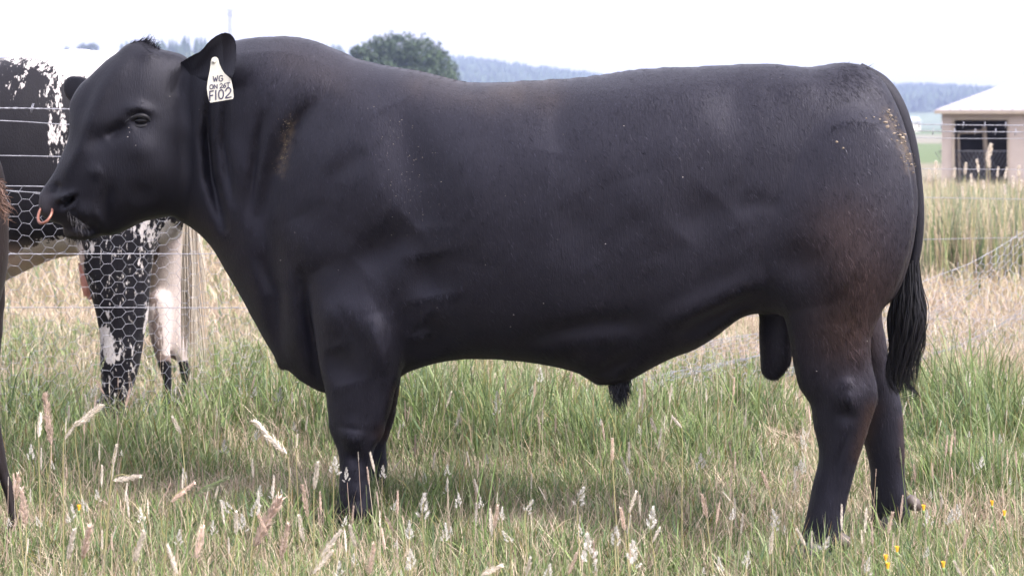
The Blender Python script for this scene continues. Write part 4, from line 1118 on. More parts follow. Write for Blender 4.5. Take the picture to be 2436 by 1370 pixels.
for i in range(420):
    q_ = rng.random(); q2 = rng.random()
    x0_ = 442 + 22 * q_; x1_ = 430 + 62 * q_
    py1 = rng.uniform(640, 880)
    u = np.linspace(0, 1, 12)
    p = np.stack([cwp(x0_ + (x1_ - x0_) * k + 3 * math.sin(k * 7 + q_ * 8), 440 + (py1 - 440) * k, -0.12 + 0.05 * (q2 - 0.5)) for k in u])
    cs.append(p); cl.append(np.array([0.56, 0.50, 0.41]) * rng.uniform(0.7, 1.25) * (np.array([0.7, 0.6, 0.52]) if rng.random() < 0.22 else 1))
v, f, c = strands(cs, 0.006, rng, cl)
mb = MB(); mb.tube(spline([cwp(450, 160, -0.02), cwp(478, 220, -0.1), cwp(470, 330, -0.16), cwp(452, 450, -0.14), cwp(450, 600, -0.12)], 20), np.linspace(0.03, 0.010, 20), 10)
ct = mb.build("tail", simple_mat("tail_hair", (0.6, 0.5, 0.38), 0.7, noise=0.2, nscale=60), cow)
mesh_obj("switch", v, f, M_seed, ct, colors=c)
mb = MB()
for (px, py, o, L) in [(203, 640, -0.08, 0.13), (212, 655, -0.02, 0.12)]:
    p = cwp(px, py - 15, o); mb.tube([p, p + (0.003, 0, -L * 0.6), p + (0.008, 0, -L)], [0.028, 0.022, 0.014], 10)
mb.build("udder", simple_mat("pink_skin", (0.62, 0.3, 0.25), 0.55, noise=0.15, nscale=30), cow)
for (px, off) in [(259, -0.2), (445, 0.2), (-430, -0.2), (-360, 0.2)]:
    mb = MB(); p = cwp(px, 1000, off); mb.tube([(p[0], p[1], 0.09), (p[0] - 0.02, p[1], 0.0)], [0.05, 0.065], 10); mb.build("hoof", M_hoof, cow)

# ------------------------------------------------------------------ dark brown animal just entering at the left edge
dk = empty("cow", (0, 0, 0), "dark brown cow whose rump and hind leg only just enter the left edge", "cow")
k_ = 0.80; Yd = 5.75
Xr = (16 - CX) / F * Yd                       # its rearmost point
def place(V): 
    V = np.asarray(V); ref = np.array([(490 - CX) * 8.2 / F, 8.2, 0])
    return (V - ref) * k_ + np.array([Xr, Yd, 0])
dk.location = (Xr - 0.7, Yd, 0)
nb = lattice_noise(CV[:, 0] * 10, CV[:, 2] * 4, 1.0, 44)[:, None]
DV = place(CV); sh_ = np.clip(1 - DV[:, 2] / 0.62, 0, 1); DV[:, 0] += np.where(DV[:, 0] > Xr - 0.8, 0.12 * sh_ * sh_ * (3 - 2 * sh_) ** 0.5 * 0.62, 0)
mesh_obj("body", DV, {4: CF}, M_coat, dk, colors=np.array([0.011, 0.0075, 0.0065]) * (0.6 + 0.8 * nb))
cs2 = [place(p) + np.array([0, 0, 0.02]) for p in cs[:220]]
cs2 = [p + np.array([-0.05, 0, 0.05]) for p in cs2]
v, f, c = strands(cs2, 0.005, rng, [np.array([0.045, 0.03, 0.022]) * rng.uniform(0.5, 1.6) for _ in cs2])
tl = mesh_obj("tail", v, f, M_hair, dk, colors=c)
tuft("rump_hair", [W(-8, 425, Yd - .1), W(-2, 470, Yd - .1), W(2, 505, Yd - .1)], [W(10, 440, Yd - .12), W(20, 490, Yd - .12), W(17, 530, Yd - .12)], 160, 0.003, 0.012, (0.10, 0.062, 0.045), 0.003, dk)

# ------------------------------------------------------------------ wire fence
FA, FS = 7.4 + 0.8 * 1.83, 0.8
def fpos(px):
    t_ = (px - CX) / F; Y_ = FA / (1 - FS * t_); return t_ * Y_, Y_
def fline(pairs, n, px0=-420, px1=2980, sag=0.0):
    pr = np.array(pairs, float)
    hs_ = []; 
    for px, py in pr: X_, Y_ = fpos(px); hs_.append(H - (py - HY) * Y_ / F)
    sx_ = np.array([fpos(px)[0] for px, _ in pr]); hs_ = np.array(hs_)
    x0_, x1_ = fpos(px0)[0], fpos(px1)[0]; xs_ = np.linspace(x0_, x1_, n)
    h_ = np.interp(xs_, sx_, hs_)
    sl = (hs_[-1] - hs_[0]) / (sx_[-1] - sx_[0]) * 0.3
    h_ = np.where(xs_ < sx_[0], hs_[0] + sl * (xs_ - sx_[0]), h_); h_ = np.where(xs_ > sx_[-1], hs_[-1] + sl * (xs_ - sx_[-1]), h_)
    return np.stack([xs_, FA + FS * xs_, h_], 1)
fence = empty("wire_fence", (*fpos(700), 0.0), "slack wire fence with barbed top strands and hexagonal netting behind the bull", "fence")
for pairs in ([(50, 258), (2300, 298)], [(2190, 312), (2400, 314)]):
    full = pairs[0][0] == 50
    L = fline(pairs, 400) if full else fline([(50, 268), (2300, 314)], 240, 1500, 2980)
    mb = MB(); s_ = np.arange(len(L))
    for ph in (0, math.pi):
        tw_ = np.stack([0 * s_, 0.0022 * np.cos(s_ * 2.2 + ph), 0.0022 * np.sin(s_ * 2.2 + ph)], 1)
        mb.tube(L + tw_, 0.0015, 5)
    for i in range(3, len(L) - 3, 8):
        c_ = L[i]
        for (dx, dz) in ((0.008, 0.018), (-0.004, 0.018)):
            mb.tube([c_ + (dx * 0.4 - .004, -0.004, -dz), c_ + (dx * .4, -0.004, 0), c_ + (dx * .4 + .003, 0.006, dz)], 0.0013, 4)
    mb.build("barbed_wire", M_wire, fence)
for pairs in ([(0, 286), (160, 297), (2300, 330)], [(0, 370), (150, 373), (2200, 402), (2430, 404)], [(0, 442), (110, 444), (2200, 470), (2430, 474)], [(0, 604), (500, 604), (2190, 570), (2430, 565)], [(0, 731), (560, 732), (1300, 745), (2436, 760)]):
    mb = MB(); mb.tube(fline(pairs, 60), 0.0016, 5); mb.build("line_wire", M_wire, fence)
mb = MB(); mb.tube(fline([(0, 452), (90, 459), (560, 470)], 40, -420, 900), 0.0016, 5); mb.build("line_wire", M_wire, fence)

def netting(name, fn, ncol, nrow, rad):
    """hexagonal netting: fn(u, v) -> point; u along (columns), v down (rows)"""
    V = []; Fq = []
    def wire(a_, b_):
        t_ = b_ - a_; L = np.linalg.norm(t_) + 1e-9; t_ = t_ / L
        u_ = np.cross(t_, [0.3, 1, 0.2]); u_ /= np.linalg.norm(u_); w_ = np.cross(t_, u_); b0 = len(V)
        for p in (a_, b_):
            for k in range(3):
                an = k * 2.0944; V.append(p + rad * (math.cos(an) * u_ + math.sin(an) * w_))
        for k in range(3): Fq.append((b0 + k, b0 + (k + 1) % 3, b0 + 3 + (k + 1) % 3, b0 + 3 + k))
    fx = 0.31
    for i in range(ncol):
        for j in range(nrow):
            vc = j + 0.5 * (i % 2)
            jit = rng.normal(size=4) * 0.04
            a_ = fn(i - fx + jit[0], vc + jit[1]); b_ = fn(i + fx + jit[2], vc + jit[3])   # twisted flat side
            wire(a_, b_); 
            up = (i + 1 - fx, vc - 0.5); dn = (i + 1 - fx, vc + 0.5)
            wire(b_, fn(*up)); wire(b_, fn(*dn))
    return mesh_obj(name, np.array(V), Fq, M_wire, fence)
du = 0.046; ux = du / math.sqrt(1 + FS * FS)
xN0 = fpos(-260)[0]
def stand(u, v):
    X_ = xN0 + u * ux; top = 0.925 - 0.05 * np.clip((X_ + 1.9) / 1.5, 0, 1)
    z_ = top - v * 0.0438
    bow = 0.012 * math.sin(X_ * 5 + v * 0.35) 
    return np.array([X_, FA + FS * X_ + bow - 0.004, z_ + 0.004 * math.sin(X_ * 23)])
ncol = int((fpos(1000)[0] - xN0) / ux)
netting("netting", stand, ncol, 20, 0.0009)
xL0 = fpos(1480)[0]
def lying(u, v):
    X_ = xL0 + u * ux * 1.25
    px = CX + F * X_ / (FA + FS * X_)
    top = float(np.interp(px, [1480, 2000, 2190, 2300, 2436, 2700], [0.10, 0.14, 0.30, 0.40, 0.56, 0.75]))
    k = v / 16.0
    s_ = 1 - k
    Y_ = FA + FS * X_ - 0.02 - 0.75 * k * (1.0 - 0.5 * top) + 0.05 * math.sin(X_ * 4 + v)
    z_ = top * s_ ** 1.6 + 0.05 + 0.035 * math.sin(X_ * 7 + v * 0.8) * (0.3 + k)
    return np.array([X_, Y_, z_])
ncol2 = int((fpos(2700)[0] - xL0) / (ux * 1.25))
netting("netting", lying, ncol2, 16, 0.0014)
mb = MB(); mb.tube(np.array([lying(u, 0) for u in range(ncol2)]), 0.0016, 5); mb.build("line_wire", M_wire, fence)
for px in (-420, 2980):
    X_, Y_ = fpos(px); mb = MB(); mb.tube([(X_, Y_, -0.3), (X_, Y_, 1.3)], [0.06, 0.055], 10); mb.build("post", M_post, fence)

# ------------------------------------------------------------------ grass
G_green = np.array([[0.105, 0.16, 0.052], [0.15, 0.205, 0.075], [0.085, 0.135, 0.066], [0.18, 0.22, 0.11]])
G_dry = np.array([[0.43, 0.36, 0.245], [0.36, 0.285, 0.21], [0.50, 0.44, 0.32], [0.30, 0.235, 0.16], [0.39, 0.305, 0.24]])
TUS = [(895, 1225, .14, .28), (1870, 1368, .15, .26), (1960, 1375, .12, .22), (2150, 1300, .14, .25), (330, 1085, .28, .6), (700, 1030, .35, .8), (1040, 1060, .5, 1.3), (1290, 1030, .45, 1.), (1560, 1020, .4, .9), (1770, 1000, .3, .7), (2290, 1010, .45, 1.1), (2380, 1050, .4, 1.), (560, 1000, .4, .8), (60, 1060, .4, 1.), (1180, 1090, .3, .9), (450, 1060, .3, .7), (1430, 1090, .35, .8), (1700, 1100, .3, .6), (2330, 1180, .25, .6), (1080, 1230, .3, .5)]
tus = []
for (px, py, r_, a_) in TUS:
    Y_ = F * H / (py - HY); tus.append(((px - CX) * Y_ / F, Y_, r_, a_))
def tuss(x, y):
    v = np.zeros(len(x))
    for (tx, ty, r_, a_) in tus: v = np.maximum(v, a_ * np.exp(-((x - tx) ** 2 + ((y - ty) * 0.8) ** 2) / (r_ * 0.62) ** 2))
    return v
def blades(x, y, z, hgt, wid, lean, az, col, droop, tipc):
    n = len(x)
    u = np.array([0, 0.4, 0.75, 1.0])
    dirx, diry = np.cos(az), np.sin(az)
    sx_, sy_ = -np.sin(az + rng.normal(size=n) * 0.9), np.cos(az + rng.normal(size=n) * 0.9)
    V = np.zeros((n, 7, 3), np.float32); C = np.zeros((n, 7, 3), np.float32)
    k = 0
    for i, uu in enumerate(u):
        off = hgt * (np.sin(lean) * uu + droop * uu ** 2)
        zz = hgt * (np.cos(lean) * uu - 0.45 * droop * uu ** 3)
        cx, cy, cz = x + dirx * off, y + diry * off, z + np.maximum(zz, 0.002)
        wf = [0.9, 1.0, 0.6, 0][i]
        cc = col * (0.8 + 0.25 * uu) * (1 - uu ** 2 * 0.6)[..., None] if False else col * (1 - 0.55 * uu ** 2) + tipc * (0.55 * uu ** 2)
        if i < 3:
            V[:, k] = np.stack([cx - sx_ * wid * wf / 2, cy - sy_ * wid * wf / 2, cz], 1)
            V[:, k + 1] = np.stack([cx + sx_ * wid * wf / 2, cy + sy_ * wid * wf / 2, cz], 1)
            C[:, k] = cc; C[:, k + 1] = cc; k += 2
        else:
            V[:, k] = np.stack([cx, cy, cz], 1); C[:, k] = cc
    b = (np.arange(n) * 7)[:, None]
    f4 = np.concatenate([b + np.array([0, 1, 3, 2]), b + np.array([2, 3, 5, 4])]); f3 = b + np.array([4, 5, 6])
    return V.reshape(-1, 3), f4, f3, C.reshape(-1, 3)

def scatter(y0, y1, dens, pw):
    """random points in the wedge of pasture the camera can look over"""
    n = int(dens); yy = (y0 ** pw + (y1 ** pw - y0 ** pw) * rng.random(n)) ** (1 / pw)
    xx = (rng.random(n) * 2 - 1) * (0.2476 * yy * 1.12 + 0.25)
    return xx, yy
# keep blades out of the near hind foot
feet = [(836, 1250, -0.215), (890, 1190, 0.215), (1937, 1340, -0.205), (2122, 1250, 0.205)]
GV = []; G4 = []; G3 = []; GC = []; nb = 0
def emit(r):
    global nb
    V, f4, f3, C = r
    GV.append(V); GC.append(C); G4.append(f4 + nb); G3.append(f3 + nb); nb += len(V)
def field(y0, y1, n, pw, kind, hscale=1.0, wscale=1.0):
    x, y = scatter(y0, y1, n, pw)
    T = tuss(x, y)
    g1 = lattice_noise(x, y, 0.5, 51); g2 = lattice_noise(x, y, 0.16, 52); g3 = lattice_noise(x, y, 1.6, 53)
    far = np.clip((y - 7.5) / 4.0, 0, 1)
    if kind == 'green':
        keep = rng.random(len(x)) < np.clip(0.44 + 0.9 * T + 0.7 * (g1 - 0.42) + 0.35 * (g2 - 0.5) - 0.30 * far - 0.6 * np.clip((y - 8.0) / 1.2, 0, 1) * np.clip((x - 0.9) / 0.6, 0, 1), 0.05, 1)
    elif kind == 'dry':
        keep = rng.random(len(x)) < np.clip(0.50 - 0.3 * T + 0.5 * (0.5 - g1) + 0.3 * (g3 - 0.5) + 0.25 * far, 0.08, 1)
    else:
        keep = rng.random(len(x)) < np.clip(0.75 - 0.5 * T, 0.1, 1)
    for (cpx_, cY, cr, ck) in ((1915, 5.42, 0.08, 0.6), (836, 5.93, 0.13, 0.3), (265, 7.85, 0.3, 0.35), (430, 8.2, 0.25, 0.5), (2110, 5.75, 0.1, 0.7), (5, 5.5, 0.2, 0.4)):
        fx_ = (cpx_ - CX) * cY / F
        keep &= ((x - fx_) ** 2 + (y - cY) ** 2 > cr ** 2) | (rng.random(len(x)) < ck)
    x, y, T, g1, g2, far = (a[keep] for a in (x, y, T, g1, g2, far)); n = len(x)
    z = ground_h(x, y) - 0.004
    ds = (y / 6.0) ** 0.75
    if kind == 'green':
        h = (0.065 + 0.075 * g1 + 0.22 * T) * rng.uniform(0.45, 1.25, n) * hscale
        col = G_green[rng.integers(0, 4, n)] * rng.uniform(0.6, 1.35, (n, 1)); tip = col * 1.15 + np.array([0.05, 0.04, 0.01])
        dead = rng.random(n) < 0.10; tip[dead] = np.array([0.42, 0.2, 0.08])
        ln = np.abs(rng.normal(size=n)) * 0.22; dr = rng.uniform(0.0, 0.5, n); wd = rng.uniform(0.0025, 0.0062, n) * ds * wscale
    elif kind == 'dry':
        h = (0.07 + 0.07 * g1 + 0.15 * T) * rng.uniform(0.4, 1.35, n) * hscale
        col = G_dry[rng.integers(0, 5, n)] * rng.uniform(0.65, 1.3, (n, 1)); tip = col * 1.15
        ln = np.abs(rng.normal(size=n)) * 0.34; dr = rng.uniform(0.0, 0.6, n); wd = rng.uniform(0.0013, 0.0033, n) * ds * wscale
    else:   # flattened litter
        h = rng.uniform(0.05, 0.16, n) * hscale
        col = G_dry[rng.integers(0, 5, n)] * rng.uniform(0.5, 1.2, (n, 1)); tip = col
        ln = rng.uniform(1.1, 1.5, n); dr = rng.uniform(0, 0.25, n); wd = rng.uniform(0.0018, 0.004, n) * ds * wscale; z = z + rng.uniform(0.0, 0.03, n)
    emit(blades(x, y, z, h, wd, ln, rng.random(n) * 6.283, col, dr, tip))
QQ = 1.0
field(4.2, 7.2, 95000 * QQ, 2, 'green'); field(7.2, 12, 90000 * QQ, 1.6, 'green', 1.1)
field(4.2, 7.2, 110000 * QQ, 2, 'dry'); field(7.2, 13, 100000 * QQ, 1.5, 'dry', 1.0)
field(4.2, 7.2, 40000 * QQ, 2, 'litter'); field(7.2, 13, 50000 * QQ, 1.5, 'litter')
field(12, 42, 42000 * QQ, 1.2, 'green', 1.5, 1.5); field(12, 42, 90000 * QQ, 1.2, 'dry', 1.7, 1.4)
go = mesh_obj("pasture_grass", np.concatenate(GV), {4: np.concatenate(G4), 3: np.concatenate(G3)}, M_grass, smooth=True, colors=np.concatenate(GC), origin=(0, 6, 0))
tag(go, "mixed green and straw-dry pasture grass covering the paddock", "grass", kind='stuff')

# taller rank grass beyond the fence on the right
GV, G4, G3, GC, nb = [], [], [], [], 0
n = 9000
px = np.concatenate([rng.uniform(2180, 2640, n // 2), rng.normal(2390, 60, n // 4), rng.normal(2260, 30, n - n // 2 - n // 4)])
y = rng.uniform(15.5, 21, n); x = (px - CX) * y / F
h = rng.uniform(0.3, 0.78, n); gr = rng.random(n) < 0.58
col = np.where(gr[:, None], G_green[rng.integers(0, 4, n)] * np.array([1.25, 1.1, 1.4]), G_dry[rng.integers(0, 5, n)]) * rng.uniform(0.75, 1.3, (n, 1))
emit(blades(x, y, ground_h(x, y), h, rng.uniform(0.005, 0.011, n), np.abs(rng.normal(size=n)) * 0.12, rng.random(n) * 6.28, col, rng.uniform(0, 0.25, n), col * 1.2))
go = mesh_obj("tall_grass", np.concatenate(GV), {4: np.concatenate(G4), 3: np.concatenate(G3)}, M_grass, colors=np.concatenate(GC), origin=(3, 14, 0))
tag(go, "tall green and straw grass standing beyond the fence near the shed", "grass", kind='stuff')

# ------------------------------------------------------------------ seed heads
def spike_mesh(L, rad, col, r, n=150):
    """dense tapering seed head along +Z, many small husks"""
    t_ = r.random(n); a = r.random(n) * 6.283
    prof = rad * np.sin(np.pi * np.clip(0.04 + t_ * 0.94, 0, 1) ** 0.8) ** 1.15 * (0.75 + 0.5 * np.sin(t_ * 23 + a) ** 2)
    P = np.stack([np.cos(a) * prof, np.sin(a) * prof, t_ * L], 1)
    out = np.stack([np.cos(a), np.sin(a), np.full(n, 1.6)], 1); out /= np.linalg.norm(out, axis=1)[:, None]
    sd = np.stack([-np.sin(a), np.cos(a), np.zeros(n)], 1)
    hl = rad * r.uniform(0.8, 2.4, (n, 1)); hw = rad * r.uniform(0.12, 0.32, (n, 1))
    P = P * np.array([0.6, 0.6, 1])
    V = np.stack([P - sd * hw * 0.5, P + sd * hw * 0.5, P + out * hl * 0.6 + sd * hw, P + out * hl, P + out * hl * 0.6 - sd * hw], 1).reshape(-1, 3)
    k = np.arange(n)[:, None] * 5
    C = np.repeat(np.array(col) * r.uniform(0.65, 1.25, (n, 1)), 5, 0)
    return V, k + np.arange(5), C
def panicle_mesh(L, rad, col, r):
    """open plume: clusters of pale spikelets on short side branches"""
    Vs = []; Fs = []; Cs = []; nb_ = 0
    for i in range(13):
        u = i / 12; a = i * 2.4 + r.normal() * 0.4; reach = rad * (1 - u) ** 0.7 * r.uniform(0.5, 1.1)
        V, Fq, C = spike_mesh(L * 0.24 * (1 - 0.4 * u), L * 0.052, col, r, 34)
        tilt = 0.85 * (1 - u) * r.uniform(0.5, 1.2); ca, sa = math.cos(tilt), math.sin(tilt)
        V = V @ np.array([[ca, 0, -sa], [0, 1, 0], [sa, 0, ca]])
        V = V + np.array([reach * 0.5, 0, 0]); c2, s2 = math.cos(a), math.sin(a)
        V = V @ np.array([[c2, s2, 0], [-s2, c2, 0], [0, 0, 1]]) + np.array([0, 0, L * (0.02 + 0.80 * u)])
        Vs.append(V); Fs.append(Fq + nb_); Cs.append(C); nb_ += len(V)
    return np.concatenate(Vs), np.concatenate(Fs), np.concatenate(Cs)

def mk(name, V, Fq, C):
    me = mesh_obj(name, V, {5: Fq}, M_seed, None, False, colors=C, origin=(0, 0, 0)); return me
def orient(ob, base, tip):
    d_ = Vector(tip) - Vector(base); ob.location = base; ob.rotation_mode = 'QUATERNION'
    ob.rotation_quaternion = d_.to_track_quat('Z', 'Y') @ __import__('mathutils').Quaternion((0, 0, 1), random.uniform(0, 6.28))
KINDS = {
 'tan': ((0.66, 0.53, 0.44), 0), 'pale': ((0.74, 0.68, 0.59), 0), 'green': ((0.30, 0.33, 0.20), 0), 'white': ((0.62, 0.60, 0.55), 1)}
LAB = {
 'tan': "slender pinkish-tan grass spike rising among the pasture blades",
 'pale': "slender pale straw-coloured grass spike rising among the pasture blades",
 'green': "slender still-green grass spike rising among the pasture blades",
 'white': "whitish open fluffy seed plume on a grass stalk"}
lib = {}
for k, (c_, typ) in KINDS.items():
    lib[k] = []
    for v_ in range(4):
        r = np.random.default_rng(100 + v_ * 7 + len(k))
        lib[k].append(spike_mesh(1.0, 0.066 + 0.02 * v_ / 3, c_, r, 260) if typ == 0 else panicle_mesh(1.0, 0.30, c_, r))
HEADS = [  # kind, tip px, tip py, foot of head px, py
 ('tan', 108, 940, 121, 1058), ('pale', 240, 964, 181, 1013), ('pale', 183, 1003, 152, 1047), ('pale', 330, 1133, 269, 1142), ('green', 540, 1137, 469, 1174), ('tan', 460, 1150, 406, 1194), ('pale', 411, 993, 430, 1032), ('pale', 278, 1058, 268, 1106),
 ('pale', 342, 1265, 318, 1338), ('pale', 399, 1298, 422, 1366), ('tan', 482, 1257, 467, 1330), ('tan', 213, 1255, 196, 1330), ('pale', 562, 1218, 562, 1272), ('pale', 176, 1262, 162, 1330), ('tan', 44, 1130, 37, 1190), ('tan', 52, 1165, 62, 1250), ('pale', 97, 985, 92, 1040),
 ('pale', 607, 1003, 683, 1081), ('pale', 708, 1033, 704, 1066), ('tan', 664, 1189, 605, 1300), ('pale', 756, 1101, 747, 1165), ('tan', 685, 1250, 668, 1330), ('pale', 810, 1263, 761, 1326), ('tan', 889, 1297, 879, 1365), ('pale', 832, 1250, 846, 1300), ('pale', 712, 1228, 722, 1290), ('pale', 790, 1310, 744, 1365), ('tan', 720, 1155, 732, 1230),
 ('white', 1011, 1172, 1004, 1236), ('white', 974, 1246, 974, 1286), ('white', 976, 1305, 980, 1358), ('white', 798, 1085, 794, 1130), ('white', 1389, 1158, 1374, 1205), ('white', 1554, 1205, 1548, 1266), ('white', 1397, 1268, 1402, 1345), ('white', 1467, 1250, 1463, 1300), ('white', 1507, 1284, 1500, 1350), ('white', 1195, 1262, 1214, 1292), ('white', 1268, 1188, 1250, 1220), ('white', 615, 1180, 605, 1230), ('white', 1310, 1340, 1300, 1380),
 ('tan', 1671, 1178, 1681, 1232), ('pale', 1513, 1170, 1496, 1220), ('tan', 1184, 1205, 1176, 1258), ('tan', 1477, 1210, 1486, 1262), ('pale', 1262, 1328, 1250, 1372), ('pale', 1192, 1345, 1144, 1368), ('tan', 1372, 1318, 1352, 1366), ('tan', 1457, 1045, 1457, 1096), ('pale', 1548, 996, 1562, 1030), ('pale', 1600, 992, 1622, 1018),
 ('tan', 1813, 1123, 1829, 1165), ('pale', 1896, 1258, 1916, 1298), ('tan', 2123, 1221, 2112, 1272), ('pale', 1837, 1270, 1832, 1320), ('white', 1972, 1275, 1960, 1310), ('white', 2068, 1325, 2060, 1366), ('pale', 2270, 1335, 2290, 1372), ('pale', 2358, 1345, 2372, 1376), ('white', 1780, 1310, 1775, 1350), ('tan', 2300, 1262, 2292, 1306), ('green', 1182, 1040, 1180, 1090), ('green', 1155, 1045, 1156, 1078), ('white', 1182, 930, 1184, 965)]
MB_ = MB
for k, px, py, qx, qy in HEADS:
    h_ = rng.uniform(0.24, 0.34) if py > 1120 else rng.uniform(0.3, 0.42)
    Y_ = (H - h_) * F / (py - HY)
    Y_ = max(4.35, Y_)
    tip = W(px, py, Y_); base = W(qx, qy, Y_ + rng.normal() * 0.01)
    Lh = np.linalg.norm(tip - base)
    foot = np.array([base[0] + (base[0] - tip[0]) * 0.4 + rng.normal() * 0.02, Y_ + rng.normal() * 0.04, float(ground_h(np.array([base[0]]), np.array([Y_]))[0])])
    st = empty("seeding_grass", tuple(foot), LAB[k], "grass stalk", {'tan': "pinkish-tan seeding grass spikes", 'pale': "pale straw seeding grass spikes", 'green': "green seeding grass spikes", 'white': "fluffy whitish seeding grass plumes"}[k])
    V, Fq, C = lib[k][rng.integers(0, 4)]
    d_ = Vector(tip - base); R3 = np.array((d_.to_track_quat('Z', 'Y') @ __import__('mathutils').Quaternion((0, 0, 1), rng.uniform(0, 6.28))).to_matrix())
    bend = np.array([0, 0, 0.0])
    sc_ = np.array([1.0, 1.0, 1.0]) * Lh
    Vw = (V * sc_) @ R3.T + base
    mesh_obj("seed_head", Vw, {5: Fq}, M_seed, st, False, colors=C * rng.uniform(0.85, 1.12))
    mb = MB(); q = spline([foot, foot * 0.5 + base * 0.5 + np.array([0.35 * (base[0] - foot[0]) * -0.3, 0, 0.01]), base, base + (tip - base) * 0.9], 12)
    mb.tube(q, np.linspace(0.0018, 0.0009, 12), 5, tuple(np.array([0.33, 0.30, 0.15]) if k != 'green' else np.array([0.2, 0.3, 0.1])))
    mb.build("stem", M_grass, st, tint=True)

# smaller seeding grasses among the blades
GVs, GFs, GCs, nb = [], [], [], 0
SV, S4, SC, ns = [], [], [], 0
n = 2600
x, y = scatter(4.6, 11.5, n, 1.7)
for i in range(n):
    if tuss(x[i:i + 1], y[i:i + 1])[0] < 0.25 and rng.random() < 0.35: continue
    k = rng.choice(['tan', 'pale', 'white', 'green', 'tan'], p=[.16, .28, .30, .18, .08])
    V, Fq, C = lib[k][rng.integers(0, 4)]
    if y[i] > 7: 
        sel = rng.permutation(len(V) // 5)[:70]; V = V.reshape(-1, 5, 3)[sel].reshape(-1, 3); C = C.reshape(-1, 5, 3)[sel].reshape(-1, 3); Fq = np.arange(len(V)).reshape(-1, 5)
    L = rng.uniform(0.014, 0.05); tl = np.abs(rng.normal()) * 0.25; az = rng.uniform(0, 6.28)
    d_ = np.array([math.sin(tl) * math.cos(az), math.sin(tl) * math.sin(az), math.cos(tl)])
    h_ = rng.uniform(0.12, 0.34) * (1.0 if y[i] > 6.2 else 0.75)
    foot = np.array([x[i], y[i], 0.0]); base = foot + d_ * h_
    R3 = np.array(Vector(d_).to_track_quat('Z', 'Y').to_matrix())
    GVs.append((V * L * (np.array([0.75, 0.75, 1.2]) if k != 'white' else 1.0)) @ R3.T + base); GFs.append(Fq + nb); GCs.append(C * rng.uniform(0.75, 1.15)); nb += len(V)
    sd = np.cross(d_, [0, 1, 0]); sd /= np.linalg.norm(sd); wd_ = 0.0009
    SV.append(np.array([foot - sd * wd_, foot + sd * wd_, base + sd * wd_ * .7, base - sd * wd_ * .7])); SC.append(np.tile(G_dry[rng.integers(0, 5)] * 0.9 if k != 'green' else G_green[1], (4, 1)))
V = np.concatenate(GVs + SV); C = np.concatenate(GCs + SC); F5 = np.concatenate(GFs); F4 = nb + np.arange(len(SV) * 4).reshape(-1, 4)
go = mesh_obj("seeding_grass_field", V, {5: F5, 4: F4}, M_seed, None, False, colors=C, origin=(0, 6.5, 0))
tag(go, "many small seeding grass tops scattered through the pasture", "grass", kind='stuff')

# plumed stalks beyond the fence by the shed
GVs, GFs, GCs, nb = [], [], [], 0; SV, SC = [], []
for (px, py, L) in [(2358, 345, .10), (2227, 385, .07), (2298, 388, .07), (2324, 380, .07), (2375, 398, .06), (2350, 372, .07), (2183, 378, .06), (2395, 400, .06), (2424, 395, .06), (2272, 400, .06), (2210, 405, .06), (2310, 415, .06), (2410, 420, .06), (2250, 425, .05), (2340, 430, .05), (2390, 440, .05), (2290, 445, .05), (2430, 430, .06)] :
    Y_ = rng.uniform(13, 15.5); tip = W(px, py, Y_); d_ = np.array([rng.normal() * 0.1, 0, 1]); d_ /= np.linalg.norm(d_); base = tip - d_ * L * 1.3
    V, Fq, C = lib['pale'][rng.integers(0, 4)]; R3 = np.array(Vector(d_).to_track_quat('Z', 'Y').to_matrix())
    GVs.append((V * np.array([2.0, 2.0, 1.3]) * L) @ R3.T + base); GFs.append(Fq + nb); GCs.append(C); nb += len(V)
    foot = np.array([base[0] + rng.normal() * 0.05, Y_, 0]); sd = np.array([0.002, 0, 0])
    SV.append(np.array([foot - sd, foot + sd, base + sd, base - sd])); SC.append(np.tile(np.array([0.36, 0.32, 0.17]), (4, 1)))
V = np.concatenate(GVs + SV); C = np.concatenate(GCs + SC)
go = mesh_obj("plumed_grass", V, {5: np.concatenate(GFs), 4: nb + np.arange(len(SV) * 4).reshape(-1, 4)}, M_seed, None, False, colors=C, origin=(3, 14, 0))
tag(go, "tall tan-plumed grass stalks beyond the fence in front of the shed", "grass", kind='stuff')

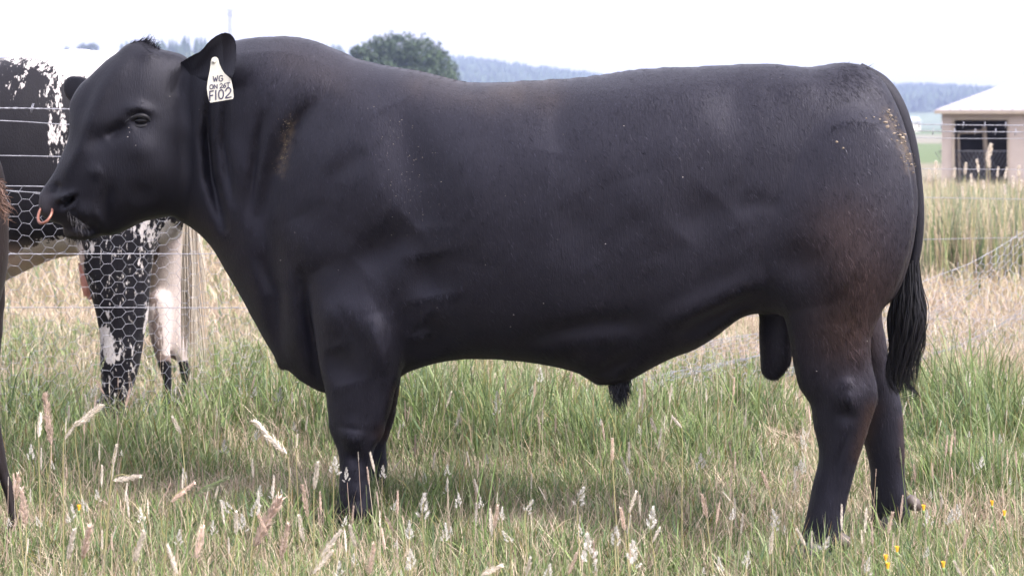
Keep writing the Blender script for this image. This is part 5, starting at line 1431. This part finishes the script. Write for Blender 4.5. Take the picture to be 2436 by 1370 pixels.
# ------------------------------------------------------------------ yellow flowers
M_yel = simple_mat("yellow_petal", (0.75, 0.42, 0.03), 0.6, noise=0.15, nscale=80)
M_stem = simple_mat("flower_stem", (0.14, 0.2, 0.06), 0.6, noise=0.2, nscale=50)
for (px, py, lab) in [(2134, 1312, "half-closed yellow flower behind the near hind hoof, tallest of the lower cluster"), (2107, 1333, "yellow flower bud nearest the bull's near hind hoof"), (2112, 1352, "lowest yellow flower bud beside the near hind hoof, at the bottom edge"), (2197, 1213, "orange-yellow flower bud just right of the far hind hoof"), (2360, 1202, "upright yellow flower bud at the far right of the grass"), (2389, 1226, "drooping yellow flower head at the far right edge of the grass"), (2244, 1349, "yellow flower bud low at the right, right of the hoof cluster"), (188, 1213, "single small yellow flower in the grass at lower left")]:
    h_ = rng.uniform(0.16, 0.22); Y_ = max(4.5, (H - h_) * F / (py - HY)); tip = W(px, py, Y_)
    fl = empty("yellow_flower", (tip[0], Y_, 0), lab, "flower", "yellow flowers in the grass")
    mb = MB(); mb.tube(spline([(tip[0] + 0.02, Y_ + 0.01, -0.01), (tip[0] + 0.012, Y_, tip[2] * 0.6), (tip[0], Y_, tip[2] - 0.006)], 8), 0.0013, 5); mb.build("stem", M_stem, fl)
    mb = MB(); mb.tube([tip + (0, 0, -0.012), tip + (0, 0, -0.004), tip], [0.0018, 0.0038, 0.003], 8); mb.build("calyx", M_stem, fl)
    mb = MB()
    for j in range(12):
        a_ = j * 2.399; r_ = 0.0042; o_ = np.array([math.cos(a_) * r_, math.sin(a_) * r_, 0.012]); s2 = np.array([-math.sin(a_), math.cos(a_), 0]) * 0.0022
        b_ = tip + o_ * np.array([.4, .4, -0.1]); mb.add([b_ - s2 * .5, b_ + s2 * .5, tip + o_ + s2, tip + o_ * 1.12, tip + o_ - s2], [(0, 1, 2, 3, 4)])
    mb.build("petals", M_yel, fl, False)

# ------------------------------------------------------------------ air
mb = MB(); mb.box(-1500, 1500, -40, 2150, -25, 84)
m = bpy.data.materials.new("haze_air"); m.use_nodes = True; t = m.node_tree
t.nodes.remove(t.nodes["Principled BSDF"])
pv = t.nodes.new("ShaderNodeVolumePrincipled")
pv.inputs['Color'].default_value = (0.36, 0.42, 0.66, 1); pv.inputs['Density'].default_value = 0.00048; pv.inputs['Anisotropy'].default_value = 0.2
t.links.new(pv.outputs[0], t.nodes['Material Output'].inputs['Volume'])
hz = mb.build("haze", m, None, False); tag(hz, kind='stuff')
